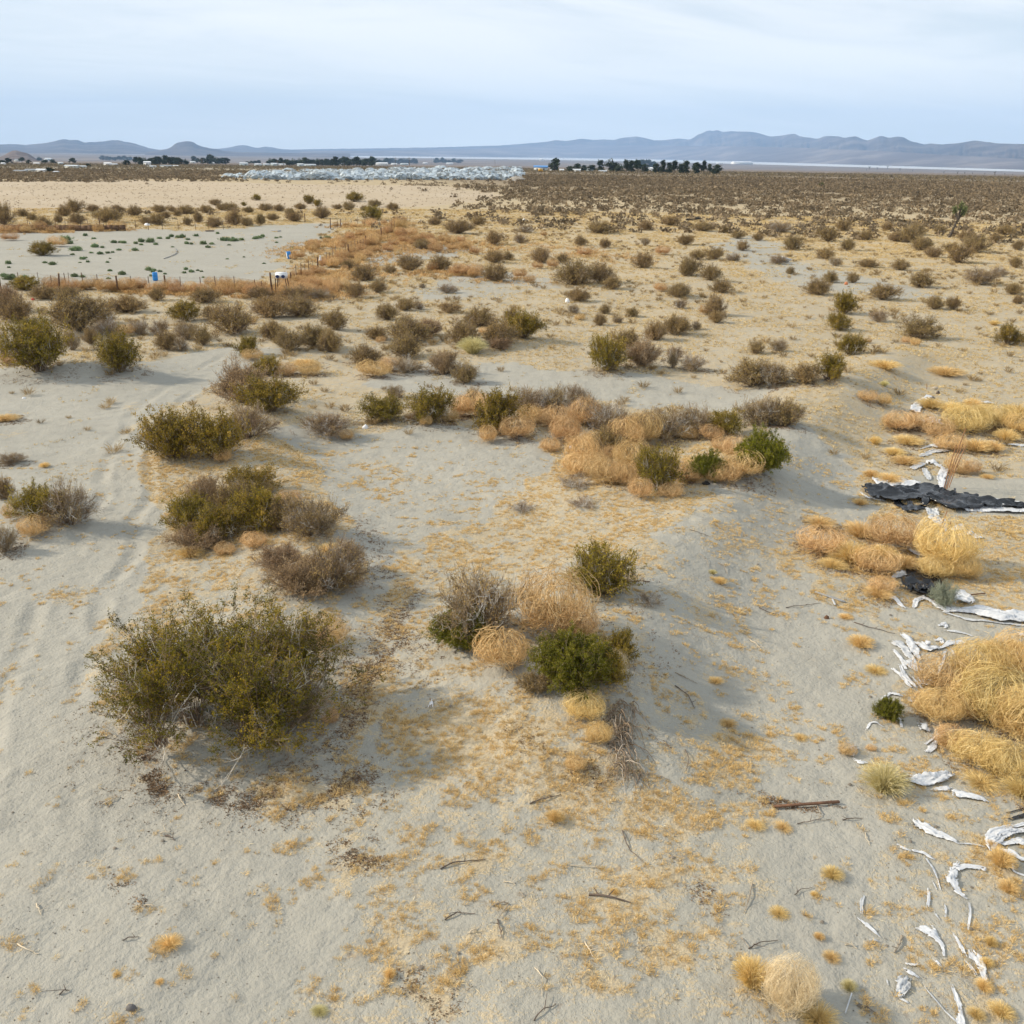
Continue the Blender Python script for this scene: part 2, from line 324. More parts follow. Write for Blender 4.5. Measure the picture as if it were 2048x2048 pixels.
DD = np.hypot(X.ravel(), Y.ravel())
barefar = soft_poly(X.ravel(), Y.ravel(), BARE_FAR, 12)
scr = sst(150, 520, DD)*(.25+.75*sst(-20, 60, X.ravel()+(DD-250)*.25))*(1-barefar)*(1-clr)
for nm, arr in (('straw', sd), ('dust', np.maximum(dust, clr)), ('scrub', scr), ('bare', barefar)):
    a_ = gme.attributes.new(nm, 'FLOAT', 'POINT'); a_.data.foreach_set('value', arr.astype(np.float32))
def ground_mat():
    mt, Nn, Ll = mat_new('desert ground')
    geo = Nn.new('ShaderNodeNewGeometry'); pos = geo.outputs['Position']
    def att(n): a = Nn.new('ShaderNodeAttribute'); a.attribute_name = n; return a.outputs['Fac']
    def nz(scale, det=5, rough=.55, dist=0, vec=None):
        n = Nn.new('ShaderNodeTexNoise'); n.inputs['Scale'].default_value = scale; n.inputs['Detail'].default_value = det; n.inputs['Roughness'].default_value = rough; n.inputs['Distortion'].default_value = dist
        Ll.new(vec or pos, n.inputs['Vector']); return n.outputs[0]
    def M(op, a, b=None, c=None):
        n = Nn.new('ShaderNodeMath'); n.operation = op
        for i, v in enumerate((a, b, c)):
            if v is None: continue
            if isinstance(v, (int, float)): n.inputs[i].default_value = v
            else: Ll.new(v, n.inputs[i])
        return n.outputs[0]
    def smooth(v, a, b):
        n = Nn.new('ShaderNodeMapRange'); n.interpolation_type = 'SMOOTHSTEP'; Ll.new(v, n.inputs[0]); n.inputs[1].default_value = a; n.inputs[2].default_value = b; return n.outputs[0]
    def mix(f, a, b):
        n = Nn.new('ShaderNodeMix'); n.data_type = 'RGBA'
        if isinstance(f, (int, float)): n.inputs[0].default_value = f
        else: Ll.new(f, n.inputs[0])
        for k, v in ((6, a), (7, b)):
            if isinstance(v, tuple): n.inputs[k].default_value = (*v, 1)
            else: Ll.new(v, n.inputs[k])
        return n.outputs[2]
    vl0 = Nn.new('ShaderNodeVectorMath'); vl0.operation = 'LENGTH'; Ll.new(pos, vl0.inputs[0]); dist0 = vl0.outputs['Value']
    big = nz(.18, 2); mid = nz(1.6, 3, .6); fine = nz(14, 2, .65); grit = nz(60, 1, .6); patch = nz(2.6, 4, .7); flecks = nz(22, 1, .7)
    sand = ramp(Nn, Ll, big, [(.3, (.315, .300, .255)), (.7, (.372, .352, .300))])
    sand = mix(M('MULTIPLY', smooth(mid, .42, .7), .45), sand, (.268, .252, .215))
    sand = mix(M('MULTIPLY', smooth(fine, .5, .75), .3), sand, (.235, .218, .18))
    sand = mix(M('MULTIPLY', smooth(grit, .60, .75), .35), sand, (.25, .22, .18))
    sand = mix(M('MULTIPLY', att('dust'), .30), sand, (.355, .34, .30))
    # cured grass litter lying in patches
    st = M('ADD', att('straw'), M('MULTIPLY', M('SUBTRACT', patch, .5), 1.9)); st = M('ADD', st, M('MULTIPLY', M('SUBTRACT', flecks, .5), .9))
    sm = smooth(st, .44, .74)
    scol = ramp(Nn, Ll, flecks, [(.3, (.34, .235, .11)), (.5, (.50, .36, .175)), (.7, (.62, .47, .25))])
    col = mix(M('MULTIPLY', sm, M('MULTIPLY_ADD', smooth(dist0, 60, 200), .28, .44)), sand, scol)
    # brown plant litter
    lt = smooth(nz(3.4, 3, .7), .60, .72)
    col = mix(M('MULTIPLY', M('MULTIPLY', lt, smooth(att('straw'), .15, .6)), .5), col, (.20, .13, .075))
    # far ground below the closing scrub
    f1 = nz(.05, 4, .62)
    sc = M('MULTIPLY', att('scrub'), smooth(M('ADD', f1, M('MULTIPLY', att('scrub'), .4)), .45, .75))
    col = mix(M('MULTIPLY', sc, .80), col, (.17, .128, .085))
    col = mix(M('MULTIPLY', att('bare'), .85), col, ramp(Nn, Ll, nz(.03, 2, .6), [(.35, (.41, .33, .235)), (.65, (.45, .37, .275))]))
    far = M('LENGTH', 0.0) if False else None
    vl = Nn.new('ShaderNodeVectorMath'); vl.operation = 'LENGTH'; Ll.new(pos, vl.inputs[0]); dist = vl.outputs['Value']
    mpv = Nn.new('ShaderNodeMapping'); mpv.inputs['Scale'].default_value = (.0011, .0045, 1); Ll.new(pos, mpv.inputs[0])
    strips = nz(1.0, 3, .6, 0, mpv.outputs[0])
    fc = ramp(Nn, Ll, strips, [(.38, (.115, .092, .072)), (.5, (.16, .125, .098)), (.62, (.25, .205, .17))])
    col = mix(smooth(dist, 620, 1100), col, fc)
    b = Nn.new('ShaderNodeBsdfPrincipled'); b.inputs['Roughness'].default_value = .95; b.inputs['Specular IOR Level'].default_value = .1; Ll.new(col, b.inputs['Base Color'])
    wv = Nn.new('ShaderNodeTexWave'); wv.inputs['Scale'].default_value = 1.3; wv.inputs['Distortion'].default_value = 6; wv.inputs['Detail'].default_value = 1; wv.inputs['Detail Scale'].default_value = 1.4
    mpw = Nn.new('ShaderNodeMapping'); mpw.inputs['Rotation'].default_value = (0, 0, .7); Ll.new(pos, mpw.inputs[0]); Ll.new(mpw.outputs[0], wv.inputs['Vector'])
    vor = Nn.new('ShaderNodeTexVoronoi'); vor.inputs['Scale'].default_value = 5.5; vor.feature = 'F1'; Ll.new(pos, vor.inputs['Vector'])
    dimp = M('MULTIPLY', M('SUBTRACT', 1, smooth(vor.outputs['Distance'], 0, .42)), smooth(mid, .45, .62))
    hgt = M('ADD', M('MULTIPLY', mid, .085), M('MULTIPLY', fine, .030)); hgt = M('ADD', hgt, M('MULTIPLY', grit, .008)); hgt = M('ADD', hgt, M('MULTIPLY', wv.outputs['Fac'], .0035)); hgt = M('SUBTRACT', hgt, M('MULTIPLY', dimp, .008))
    hgt = M('ADD', hgt, M('MULTIPLY', M('MULTIPLY', sm, flecks), .010))
    bp = Nn.new('ShaderNodeBump'); bp.inputs['Strength'].default_value = .9; bp.inputs['Distance'].default_value = 1.0; Ll.new(hgt, bp.inputs['Height']); Ll.new(bp.outputs[0], b.inputs['Normal'])
    o = Nn.new('ShaderNodeOutputMaterial'); Ll.new(b.outputs[0], o.inputs[0]); return mt
gme.materials.append(ground_mat())
ground = tag(link('ground', gme), 'grey sand desert floor with patches of cured golden grass', None, None, 'structure')

# ================================================================== DRY LAKE (pale playa far off)
g = Geo(); pts = []
lk = [(-400, 300.5, 297.5), (200, 308, 305.8), (560, 313, 310.5), (860, 316.5, 313.3), (1140, 320.5, 316), (1300, 323.5, 318.5), (1460, 327.5, 322.5), (1700, 334, 329.3), (2048, 343.5, 339.5), (2400, 352, 348)]
zl = -65.0
def at_z(px, py, z):
    d = ray(px, py); t = (z-CAM_H)/d[2]; return np.array([d[0]*t, d[1]*t, z])
a_ = np.array([at_z(x, y0, zl) for x, y0, y1 in lk]); b_ = np.array([at_z(x, y1, zl) for x, y0, y1 in lk])
n_ = len(a_); g.add(np.concatenate([a_, b_]), [[i, i+1, n_+i+1, n_+i] for i in range(n_-1)])
LKX = [x for x, _, _ in lk]; LKD = np.hypot(b_[:, 0], b_[:, 1])
tag(link('dry_lake', g.mesh('dry_lake', [solid_mat('playa crust', (.46, .47, .48), .9, .06, .002, coords='Object')])), 'pale white dry lake bed far off below the hills', None, None, 'structure')

# ================================================================== HILLS
def hill_mat(name, c1, c2, c3, sc):
    mt, Nn, Ll = mat_new(name)
    geo = Nn.new('ShaderNodeNewGeometry'); mp = Nn.new('ShaderNodeMapping'); mp.inputs['Scale'].default_value = (sc, sc, sc*3); Ll.new(geo.outputs['Position'], mp.inputs[0])
    nz = Nn.new('ShaderNodeTexNoise'); nz.inputs['Scale'].default_value = 1; nz.inputs['Detail'].default_value = 9; nz.inputs['Roughness'].default_value = .62; Ll.new(mp.outputs[0], nz.inputs['Vector'])
    c = ramp(Nn, Ll, nz.outputs[0], [(.36, c1), (.5, c2), (.66, c3)])
    b = Nn.new('ShaderNodeBsdfPrincipled'); b.inputs['Roughness'].default_value = .95; b.inputs['Specular IOR Level'].default_value = .05; Ll.new(c, b.inputs['Base Color'])
    o = Nn.new('ShaderNodeOutputMaterial'); Ll.new(b.outputs[0], o.inputs[0]); return mt
def hills(name, label, prof, d0, d1, mat, power=1.5, spur=.35, nseg=420, rows=40, base=-66, seed=0, extra=.0, jag=1.0):
    """a range of hills: the skyline is given at distance d1, its foot lies at d0, spurs and gullies run between them"""
    prof = sorted(prof); px = np.linspace(prof[0][0], prof[-1][0], nseg); py = np.interp(px, [p[0] for p in prof], [p[1] for p in prof])
    k = np.array([.25, .5, .25]); py2 = np.convolve(np.pad(py, 1, 'edge'), k, 'valid'); py = py2
    py = py+(fbm(px/9., px*0, 4, seed+5)-.5)*jag
    D = np.array([ray(a, b) for a, b in zip(px, py)]); hd = D[:, :2]/np.hypot(D[:, 0], D[:, 1])[:, None]; el = D[:, 2]/np.hypot(D[:, 0], D[:, 1])
    d0 = d0*np.interp(px, LKX, LKD) if d0 < 10 else d0*np.ones(nseg); d1 = d0*d1 if d1 < 10 else d1*np.ones(nseg)
    crest = CAM_H+el*d1; V = []
    ts = np.concatenate([np.linspace(0, 1, rows), [1.15, 1.5]])
    for t in ts:
        dist = d0+(d1-d0)*min(t, 1)+(t > 1)*(t-1)*(d1-d0)
        if t <= 1:
            s_ = t**power; n = fbm(px/22.+t*1.2, px*0+t*2.2, 5, seed+31); n2 = 1-np.abs(fbm(px/11.+t*.8, px*0+t*1.2, 4, seed+77)*2-1)
            z = base+(crest-base)*np.clip(s_*(1-spur*(1-t**3)*(1.15-.8*n-.5*n2)), 0, 1)
            z = np.where(t > .985, crest, z)
        else: z = base+(crest-base)*(1-(t-1)*1.6)
        dj = dist+(fbm(px/14., px*0+t*3, 3, seed+3)-.5)*(d1-d0)*.12*min(1, t*(1-t)*4 if t < 1 else 0)
        V.append(np.stack([hd[:, 0]*dj, hd[:, 1]*dj, z], 1))
    V = np.array(V); nr, nc = V.shape[:2]; i = (np.arange(nr-1)[:, None]*nc+np.arange(nc-1)[None]).ravel()
    me = mk_mesh(name, V.reshape(-1, 3), [(np.stack([i, i+1, i+nc+1, i+nc], 1), 0)], [mat], None, True)
    return tag(link(name, me), label, None, None, 'structure')
rock = hill_mat('desert hill rock', (.045, .036, .034), (.085, .068, .06), (.16, .128, .108), .0016)
fan = hill_mat('alluvial fan', (.10, .08, .075), (.14, .115, .105), (.24, .20, .175), .0009)
hills('mountain_range', 'long blue mountain range on the right horizon', [(560, 300), (640, 298), (860, 295), (1000, 291), (1090, 284), (1110, 280), (1132, 282), (1165, 277), (1185, 280), (1207, 279), (1230, 280), (1240, 276), (1265, 273.5), (1275, 273), (1290, 276), (1310, 281), (1330, 280), (1355, 277), (1380, 279), (1395, 270), (1405, 266), (1414, 261.5), (1421, 260.5), (1426, 263), (1433, 259.5), (1445, 264), (1462, 262.5), (1480, 263), (1505, 264), (1520, 267), (1540, 273), (1565, 271), (1575, 269), (1590, 267), (1600, 273), (1618, 275), (1635, 278), (1645, 274), (1655, 272), (1680, 273), (1690, 276), (1700, 274), (1712, 272.5), (1722, 277), (1735, 281), (1748, 276), (1760, 272), (1770, 273), (1778, 276), (1797, 273), (1807, 274.5), (1820, 282), (1850, 289), (1860, 287), (1885, 289), (1920, 286), (1950, 281), (1965, 283), (2000, 287), (2048, 288), (2110, 286), (2200, 293), (2350, 290)], 1.0, 1.5, rock, 1.7, .62, 620, 54, seed=3)
hills('foothills', 'low mauve foothills in front of the blue range', [(600, 303), (760, 301), (950, 298), (1050, 294), (1140, 291), (1260, 291), (1400, 292), (1520, 293), (1640, 297), (1760, 302), (1900, 310), (2048, 318), (2350, 330)], .99, 1.2, fan, 1.0, .12, 300, 24, seed=13, jag=.3)
hills('far_hills', 'pale mountains on the left horizon', [(-300, 284), (-120, 292), (0, 289), (25, 288), (50, 290), (80, 287), (95, 285), (110, 282), (125, 278.5), (133, 278.5), (140, 280), (157, 280), (163, 283), (170, 285), (195, 283.5), (212, 282), (225, 280), (240, 280.5), (250, 284), (262, 285), (272, 288), (285, 292), (300, 297), (320, 300), (420, 303), (560, 306)], 15000, 20000, rock, 1.5, .35, 380, 40, seed=23)
hills('cone_hill', 'steep round butte standing alone on the left horizon', [(290, 305), (320, 300), (335, 298), (344, 293), (350, 287.5), (356, 285), (365, 283.8), (372, 282.6), (380, 282.5), (388, 285), (395, 290), (405, 293), (420, 297), (436, 298), (446, 301.5), (470, 304), (560, 306), (700, 307)], 14000, 16500, rock, 1.3, .3, 260, 34, seed=43)
hills('distant_hills', 'very faint hills on the horizon behind the butte', [(400, 303), (430, 298), (455, 295.5), (475, 291), (490, 290), (505, 294), (515, 296), (530, 293), (545, 295), (562, 298), (600, 301), (640, 303)], 21000, 25500, rock, 1.2, .2, 120, 14, seed=53)
hills('brown_hill', 'small brown hill at the left edge behind the houses', [(-140, 318), (-60, 308), (-20, 312), (0, 314), (10, 309), (18, 304), (26, 301.2), (33, 301), (44, 304), (54, 306.5), (62, 310), (70, 316), (78, 322)], 4200, 4800, hill_mat('brown rock', (.085, .065, .055), (.13, .10, .085), (.19, .15, .125), .01), .9, .3, 120, 24, base=-38, seed=63)

# ================================================================== HAZE
mt, Nn, Ll = mat_new('desert air'); pv = Nn.new('ShaderNodeVolumePrincipled'); pv.inputs['Color'].default_value = (.40, .62, .97, 1); pv.inputs['Density'].default_value = 4.0e-5; pv.inputs['Anisotropy'].default_value = 0
o = Nn.new('ShaderNodeOutputMaterial'); Ll.new(pv.outputs[0], o.inputs['Volume'])
g = Geo(); g.box((0, 0, 540), (54000, 54000, 1220)); tag(link('haze', g.mesh('haze', [mt])), 'thin blue desert haze over the plain', None, None, 'stuff')
# ================================================================== PLANTS
M_LEAF = foliage_mat('creosote leaves', [(0, (.10, .082, .008)), (.35, (.215, .165, .012)), (.7, (.36, .26, .028)), (1, (.54, .36, .07))], .28)
M_GREEN = foliage_mat('fresh green leaves', [(0, (.08, .09, .005)), (.5, (.17, .172, .010)), (1, (.31, .275, .025))], .3, hue=.03)
M_OLIVE = foliage_mat('dry olive leaves', [(0, (.18, .125, .04)), (.45, (.36, .25, .085)), (1, (.58, .41, .16))], .25)
M_BROWN = foliage_mat('dead brown leaves', [(0, (.22, .14, .065)), (.5, (.40, .265, .135)), (1, (.56, .40, .22))], .22)
M_STEM = foliage_mat('grey brown twigs', [(0, (.14, .10, .065)), (.6, (.32, .235, .155)), (.85, (.44, .38, .31)), (1, (.62, .60, .56))], 0, .8)
M_STEMD = foliage_mat('brown twigs', [(0, (.12, .085, .055)), (.6, (.26, .19, .125)), (.88, (.38, .30, .21)), (1, (.62, .58, .50))], 0, .8)
M_TUMBLE = foliage_mat('tumbleweed stalks', [(0, (.36, .22, .085)), (.5, (.66, .44, .20)), (1, (.88, .655, .355))], .12, .65)
M_RUST = foliage_mat('russet tumbleweed stalks', [(0, (.26, .14, .055)), (.5, (.51, .31, .135)), (1, (.72, .49, .25))], .12, .65)
M_STRAW = foliage_mat('golden straw', [(0, (.45, .305, .105)), (.5, (.77, .555, .235)), (1, (.93, .74, .39))], .18, .6)
M_PALE = foliage_mat('pale straw', [(0, (.48, .37, .20)), (.5, (.76, .62, .38)), (1, (.93, .82, .58))], .18, .6)
M_YEL = foliage_mat('pale yellow stalks', [(0, (.36, .31, .12)), (.5, (.62, .54, .26)), (1, (.82, .74, .45))], .18, .6)
M_SAGE = foliage_mat('silver sage', [(0, (.18, .20, .14)), (.5, (.32, .35, .26)), (1, (.46, .48, .38))], .2)
M_WEED = foliage_mat('green weed', [(0, (.10, .15, .07)), (.5, (.20, .27, .13)), (1, (.34, .40, .22))], .25, hue=.04)

def bez(P0, P1, P2, K):
    t = np.linspace(0, 1, K)[None, :, None]; return P0[:, None]*(1-t)**2+P1[:, None]*2*t*(1-t)+P2[:, None]*t*t
def unit(v): return v/(np.linalg.norm(v, axis=-1, keepdims=True)+1e-9)
def pick(paths, idx, t):
    """a point and the direction at parameter t on chosen paths"""
    K = paths.shape[1]; f = t*(K-1); i = np.minimum(f.astype(int), K-2); fr = (f-i)[:, None]
    a = paths[idx, i]; b = paths[idx, i+1]; return a+(b-a)*fr, unit(b-a)
def make_shrub(name, seed, Rx=1., Ry=None, H=1., stems=46, subs=6, twigs=5, leaves=6, leaf=(.03, .016), mleaf=None, mstem=None, centers=1, base_r=.12, upright=.5, stem_r=.009, gaps=.35, leaf_low=.25, bare=0.0, droop=0, dead=0, skirt=0, twl=.13):
    """many stems from the root crown, branches, twigs and leaves; the outline swells and sinks, some stems stay bare"""
    rg = np.random.default_rng(seed); Ry = Ry or Rx; n = stems
    cc = np.zeros((centers, 2)) if centers == 1 else np.stack([rg.uniform(-.62, .62, centers)*Rx, rg.uniform(-.62, .62, centers)*Ry], 1)
    ci = rg.integers(0, centers, n); az = rg.uniform(0, 2*np.pi, n); u = rg.uniform(0.02, 1, n)**upright
    ph = rg.uniform(0, 6.3, 4); lob = 1-gaps*.5+gaps*(.5*np.sin(3*az+ph[0])+.3*np.sin(5*az+ph[1])+.5*rg.uniform(-1, 1, n))*.8
    rr = u*lob*(1 if centers == 1 else .62)
    dome = np.sqrt(np.clip(1-(u*.92)**2, .04, 1))
    e = np.stack([cc[ci, 0]+np.cos(az)*rr*Rx, cc[ci, 1]+np.sin(az)*rr*Ry, H*dome*(.62+.42*rg.uniform(0, 1, n))*(1-gaps*.25+gaps*.5*np.sin(2*az+ph[2])*u)], 1)
    e[:, 2] = np.maximum(e[:, 2], .12*H)
    if centers > 1: e[:, 2] *= np.clip(1.12-.55*((e[:, 0]/Rx)**2+(e[:, 1]/Ry)**2), .35, 1)
    ba = rg.uniform(0, 2*np.pi, n); b = np.stack([cc[ci, 0]+np.cos(ba)*base_r*Rx*rg.uniform(0, 1, n), cc[ci, 1]+np.sin(ba)*base_r*Ry*rg.uniform(0, 1, n), np.full(n, -.06)], 1)
    mid = b+(e-b)*np.array([.42, .42, .62])+rg.normal(size=(n, 3))*.07*min(Rx, H)
    st = bez(b, mid, e, 7); st += np.cumsum(rg.normal(size=st.shape)*.012*H, axis=1)*np.linspace(0, 1, 7)[None, :, None]
    G = Geo(); stint = rg.uniform(.1, .8, n); isdead = rg.uniform(0, 1, n) < dead
    stint = np.where(isdead, 1.0, stint)
    G.tubes(st, np.linspace(stem_r, stem_r*.35, 7)[None]*np.where(isdead, 1.25, 1)[:, None], 3, 0, stint)
    ns = n*subs; si = np.repeat(np.arange(n), subs); t = rg.uniform(.32, 1, ns)
    p, d = pick(st, si, t); L = (.16+.16*rg.uniform(0, 1, ns))*min(Rx, H*1.3)*(1 if centers == 1 else .62)
    dd_ = unit(d+rg.normal(size=(ns, 3))*.55+np.array([0, 0, .18-droop])); e2 = p+dd_*L[:, None]; e2[:, 2] = np.maximum(e2[:, 2], .02)
    sb = bez(p, (p+e2)/2+rg.normal(size=(ns, 3))*.03*L[:, None]*3, e2, 4)
    G.tubes(sb, np.linspace(stem_r*.45, stem_r*.22, 4)[None], 3, 0, np.clip(stint[si]+rg.normal(size=ns)*.12, 0, 1))
    if twigs:
        nw = ns*twigs; wi = np.repeat(np.arange(ns), twigs); p, d = pick(sb, wi, rg.uniform(.25, 1, nw))
        Lw = twl*(.5+rg.uniform(0, 1, nw))*min(1, max(Rx, .4)); e3 = p+unit(d+rg.normal(size=(nw, 3))*.7+np.array([0, 0, .15]))*Lw[:, None]; e3[:, 2] = np.maximum(e3[:, 2], .01)
        tw = np.stack([p, (p+e3)/2+rg.normal(size=(nw, 3))*.012, e3], 1)
        G.ribbons(tw, np.array([.006, .005, .003])[None], 0, np.clip(stint[si[wi]]+rg.normal(size=nw)*.15, 0, 1), rg)
        if leaves:
            live = ~isdead[si[wi]] & (rg.uniform(0, 1, n)[si[wi]] >= bare)
            low = e3[:, 2] > leaf_low*H*rg.uniform(0, 1, nw); live &= low; k = np.where(live)[0]; k = np.repeat(k, leaves)
            f = rg.uniform(.1, 1.05, len(k))[:, None]; c = tw[k, 0]*(1-f)+tw[k, 2]*f+rg.normal(size=(len(k), 3))*.014
            hue = np.clip(.45+rg.normal(size=n)[si[wi[k]]]*.17+rg.normal(size=ns)[wi[k]]*.12+rg.normal(size=len(k))*.12, 0, 1)
            G2 = Geo(); G2.leaves(c, leaf[0]*(.6+.8*rg.uniform(0, 1, len(k))), leaf[1]*(.6+.8*rg.uniform(0, 1, len(k))), 0, hue, tw[k, 2]-tw[k, 0] if False else None, rg)
            lm = G2.mesh(name+'_leaves', [mleaf or M_LEAF])
        else: lm = None
    else: lm = None
    return G.mesh(name+'_stems', [mstem or M_STEM]), lm
def make_tumble(name, seed, n=620, mat=None, comb=0.0, w=.007, flat=.82, swirl=.9):
    """a ball of curved dry stalks of radius 1 standing on z=0"""
    rg = np.random.default_rng(seed); K = 8; u = np.linspace(0, 1, K)[None]
    a0 = rg.uniform(0, 2*np.pi, n); th1 = rg.uniform(.03, .62, n)*np.pi; dir0 = rg.normal(size=n)*swirl
    th = np.pi*.93-(np.pi*.93-th1)[:, None]*u; az = a0[:, None]+dir0[:, None]*u**1.3*(1-comb)
    shell = (.55+.45*rg.uniform(0, 1, n)**.45)[:, None]; lump = 1+.11*np.sin(3*a0+seed)[:, None]+.07*np.sin(5*az+2*th+seed)
    r = (.10+(shell-.10)*np.sin(np.minimum(u*1.45, 1)*np.pi/2))*lump
    pts = np.stack([r*np.sin(th)*np.cos(az), r*np.sin(th)*np.sin(az), (flat+r*np.cos(th)*flat)], -1)+np.cumsum(rg.normal(size=(n, K, 3))*.032, axis=1)+.05*np.sin(7*a0+3*seed)[:, None, None]*np.array([1, 1, .6])
    pts[..., 2] = np.maximum(pts[..., 2], 0); G = Geo(); t = np.clip(.48+rg.normal(size=n)*.27+.12*np.sin(4*a0+seed), 0, 1); G.ribbons(pts, np.linspace(w*1.3, w*.5, K)[None], 0, t, rg)
    m_ = n*3; i = rg.integers(0, n, m_); p, d = pick(pts, i, rg.uniform(.35, 1, m_)); e = p+unit(d+rg.normal(size=(m_, 3))*.8)*rg.uniform(.08, .26, m_)[:, None]
    e = np.stack([p, (p+e)/2+rg.normal(size=(m_, 3))*.02, e], 1); e[..., 2] = np.maximum(e[..., 2], .0); G.ribbons(e, np.array([w*.7, w*.6, w*.35])[None], 0, np.clip(t[i]+rg.normal(size=m_)*.15, 0, 1), rg)
    return G.mesh(name, [mat or M_TUMBLE])
def make_tuft(name, seed, n=160, H=1., spread=.7, mat=None, w=.02, arch=.5, K=5):
    """blades springing from one foot, arching outwards, radius about 1"""
    rg = np.random.default_rng(seed); az = rg.uniform(0, 2*np.pi, n); r = spread*rg.uniform(.05, 1, n)**.6
    b = np.stack([np.cos(az)*r*.25, np.sin(az)*r*.25, np.full(n, -.03)], 1); e = np.stack([np.cos(az)*r, np.sin(az)*r, H*np.sqrt(np.clip(1-(r/spread*.9)**2, .05, 1))*rg.uniform(.6, 1, n)], 1)
    mid = b+(e-b)*np.array([.35, .35, .75])+np.array([0, 0, arch*.3])*H; path = bez(b, mid, e, K)+rg.normal(size=(n, K, 3))*.015
    G = Geo(); G.ribbons(path, np.linspace(w, w*.35, K)[None], 0, np.clip(.5+rg.normal(size=n)*.22, 0, 1), rg); return G.mesh(name, [mat or M_STRAW])

NV = 4
PROTO = {}
def shrubs(kind, cnt, **kw): PROTO[kind] = [make_shrub(f'{kind}_{i}', 100*len(PROTO)+i*7+3, **kw) for i in range(cnt)]
shrubs('o', 4, H=.92, stems=90, subs=7, twigs=6, leaves=5, leaf=(.040, .022), mleaf=M_LEAF, mstem=M_STEMD, gaps=.55, upright=.55, dead=.08)
shrubs('b', 4, H=.8, stems=90, subs=8, twigs=6, leaves=2, leaf=(.042, .020), mleaf=M_OLIVE, mstem=M_STEMD, gaps=.4, upright=.5, bare=.15)
shrubs('t', 4, H=.85, stems=90, subs=8, twigs=6, leaves=2, leaf=(.03, .014), mleaf=M_OLIVE, mstem=M_STEM, gaps=.4, bare=.35, dead=.15)
shrubs('r', 3, H=.8, stems=90, subs=8, twigs=6, leaves=4, leaf=(.03, .014), mleaf=M_BROWN, mstem=M_STEMD, gaps=.4, bare=.1)
shrubs('g', 2, H=1.15, stems=150, subs=7, twigs=6, leaves=9, leaf=(.046, .020), mleaf=M_GREEN, mstem=M_STEMD, gaps=.04, upright=.42, leaf_low=.02, twl=.10)
shrubs('d', 2, H=.55, stems=50, subs=7, twigs=6, leaves=0, mstem=M_STEM, gaps=.4, dead=.3, upright=.4)
PROTO['w'] = [make_tumble(f'tumbleweed_{i}', 5+i, 420, M_TUMBLE, w=.014) for i in range(4)]
PROTO['k'] = [make_tumble(f'russet_tumbleweed_{i}', 25+i, 400, M_RUST, w=.014) for i in range(3)]
PROTO['c'] = [make_tumble(f'combed_tumbleweed_{i}', 45+i, 700, M_STRAW, comb=.3, w=.012, flat=.8, swirl=1.1) for i in range(3)]
PROTO['p'] = [make_tumble(f'pale_tumbleweed_{i}', 65+i, 1200, M_PALE, w=.008, flat=.85) for i in range(1)]
PROTO['s'] = [make_tuft(f'straw_bush_{i}', 85+i, 900, .62, 1., M_STRAW, .016, .5, 6) for i in range(3)]
PROTO['y'] = [make_tuft(f'pale_straw_bush_{i}', 95+i, 1100, .8, .95, M_YEL, .014, .5, 6) for i in range(2)]
PROTO['e'] = [make_shrub(f'sage_{i}', 105+i, H=1.15, stems=120, subs=7, twigs=5, leaves=3, leaf=(.04, .014), mleaf=M_SAGE, mstem=M_SAGE, gaps=.1, upright=.5, twl=.1) for i in range(1)]
PROTO['v'] = [make_shrub(f'weed_{i}', 115+i, H=.42, stems=46, subs=5, twigs=3, leaves=7, leaf=(.075, .045), mleaf=M_WEED, mstem=M_WEED, gaps=.3, upright=.5, leaf_low=0) for i in range(3)]
KIND = {'o': ('creosote_bush', 'olive green creosote bush', 'bush'), 'b': ('desert_shrub', 'olive brown desert shrub', 'shrub'), 't': ('twiggy_shrub', 'grey twiggy shrub', 'shrub'), 'r': ('russet_shrub', 'rusty brown dry shrub', 'shrub'),
        'g': ('green_bush', 'bright green bush', 'bush'), 'd': ('dead_brush', 'bare grey heap of dead twigs', 'dead brush'), 'w': ('tumbleweed', 'tan tumbleweed', 'tumbleweed'), 'k': ('tumbleweed', 'russet tumbleweed', 'tumbleweed'), 'c': ('tumbleweed', 'golden combed tumbleweed', 'tumbleweed'),
        'p': ('tumbleweed', 'pale blond tumbleweed', 'tumbleweed'), 's': ('straw_bush', 'golden dry straw bush', 'dry bush'), 'y': ('straw_bush', 'pale yellow dry bush', 'dry bush'), 'e': ('sage_bush', 'silvery sage bush', 'bush'), 'v': ('green_weed', 'low green weed', 'weed')}
GROUPN = {'bush': 'green bushes of the plain', 'shrub': 'desert shrubs of the plain', 'tumbleweed': 'tumbleweeds blown together', 'dry bush': 'dry straw bushes', 'weed': 'green weeds in the bare yard', 'dead brush': 'heaps of dead twigs'}
PLACED = []
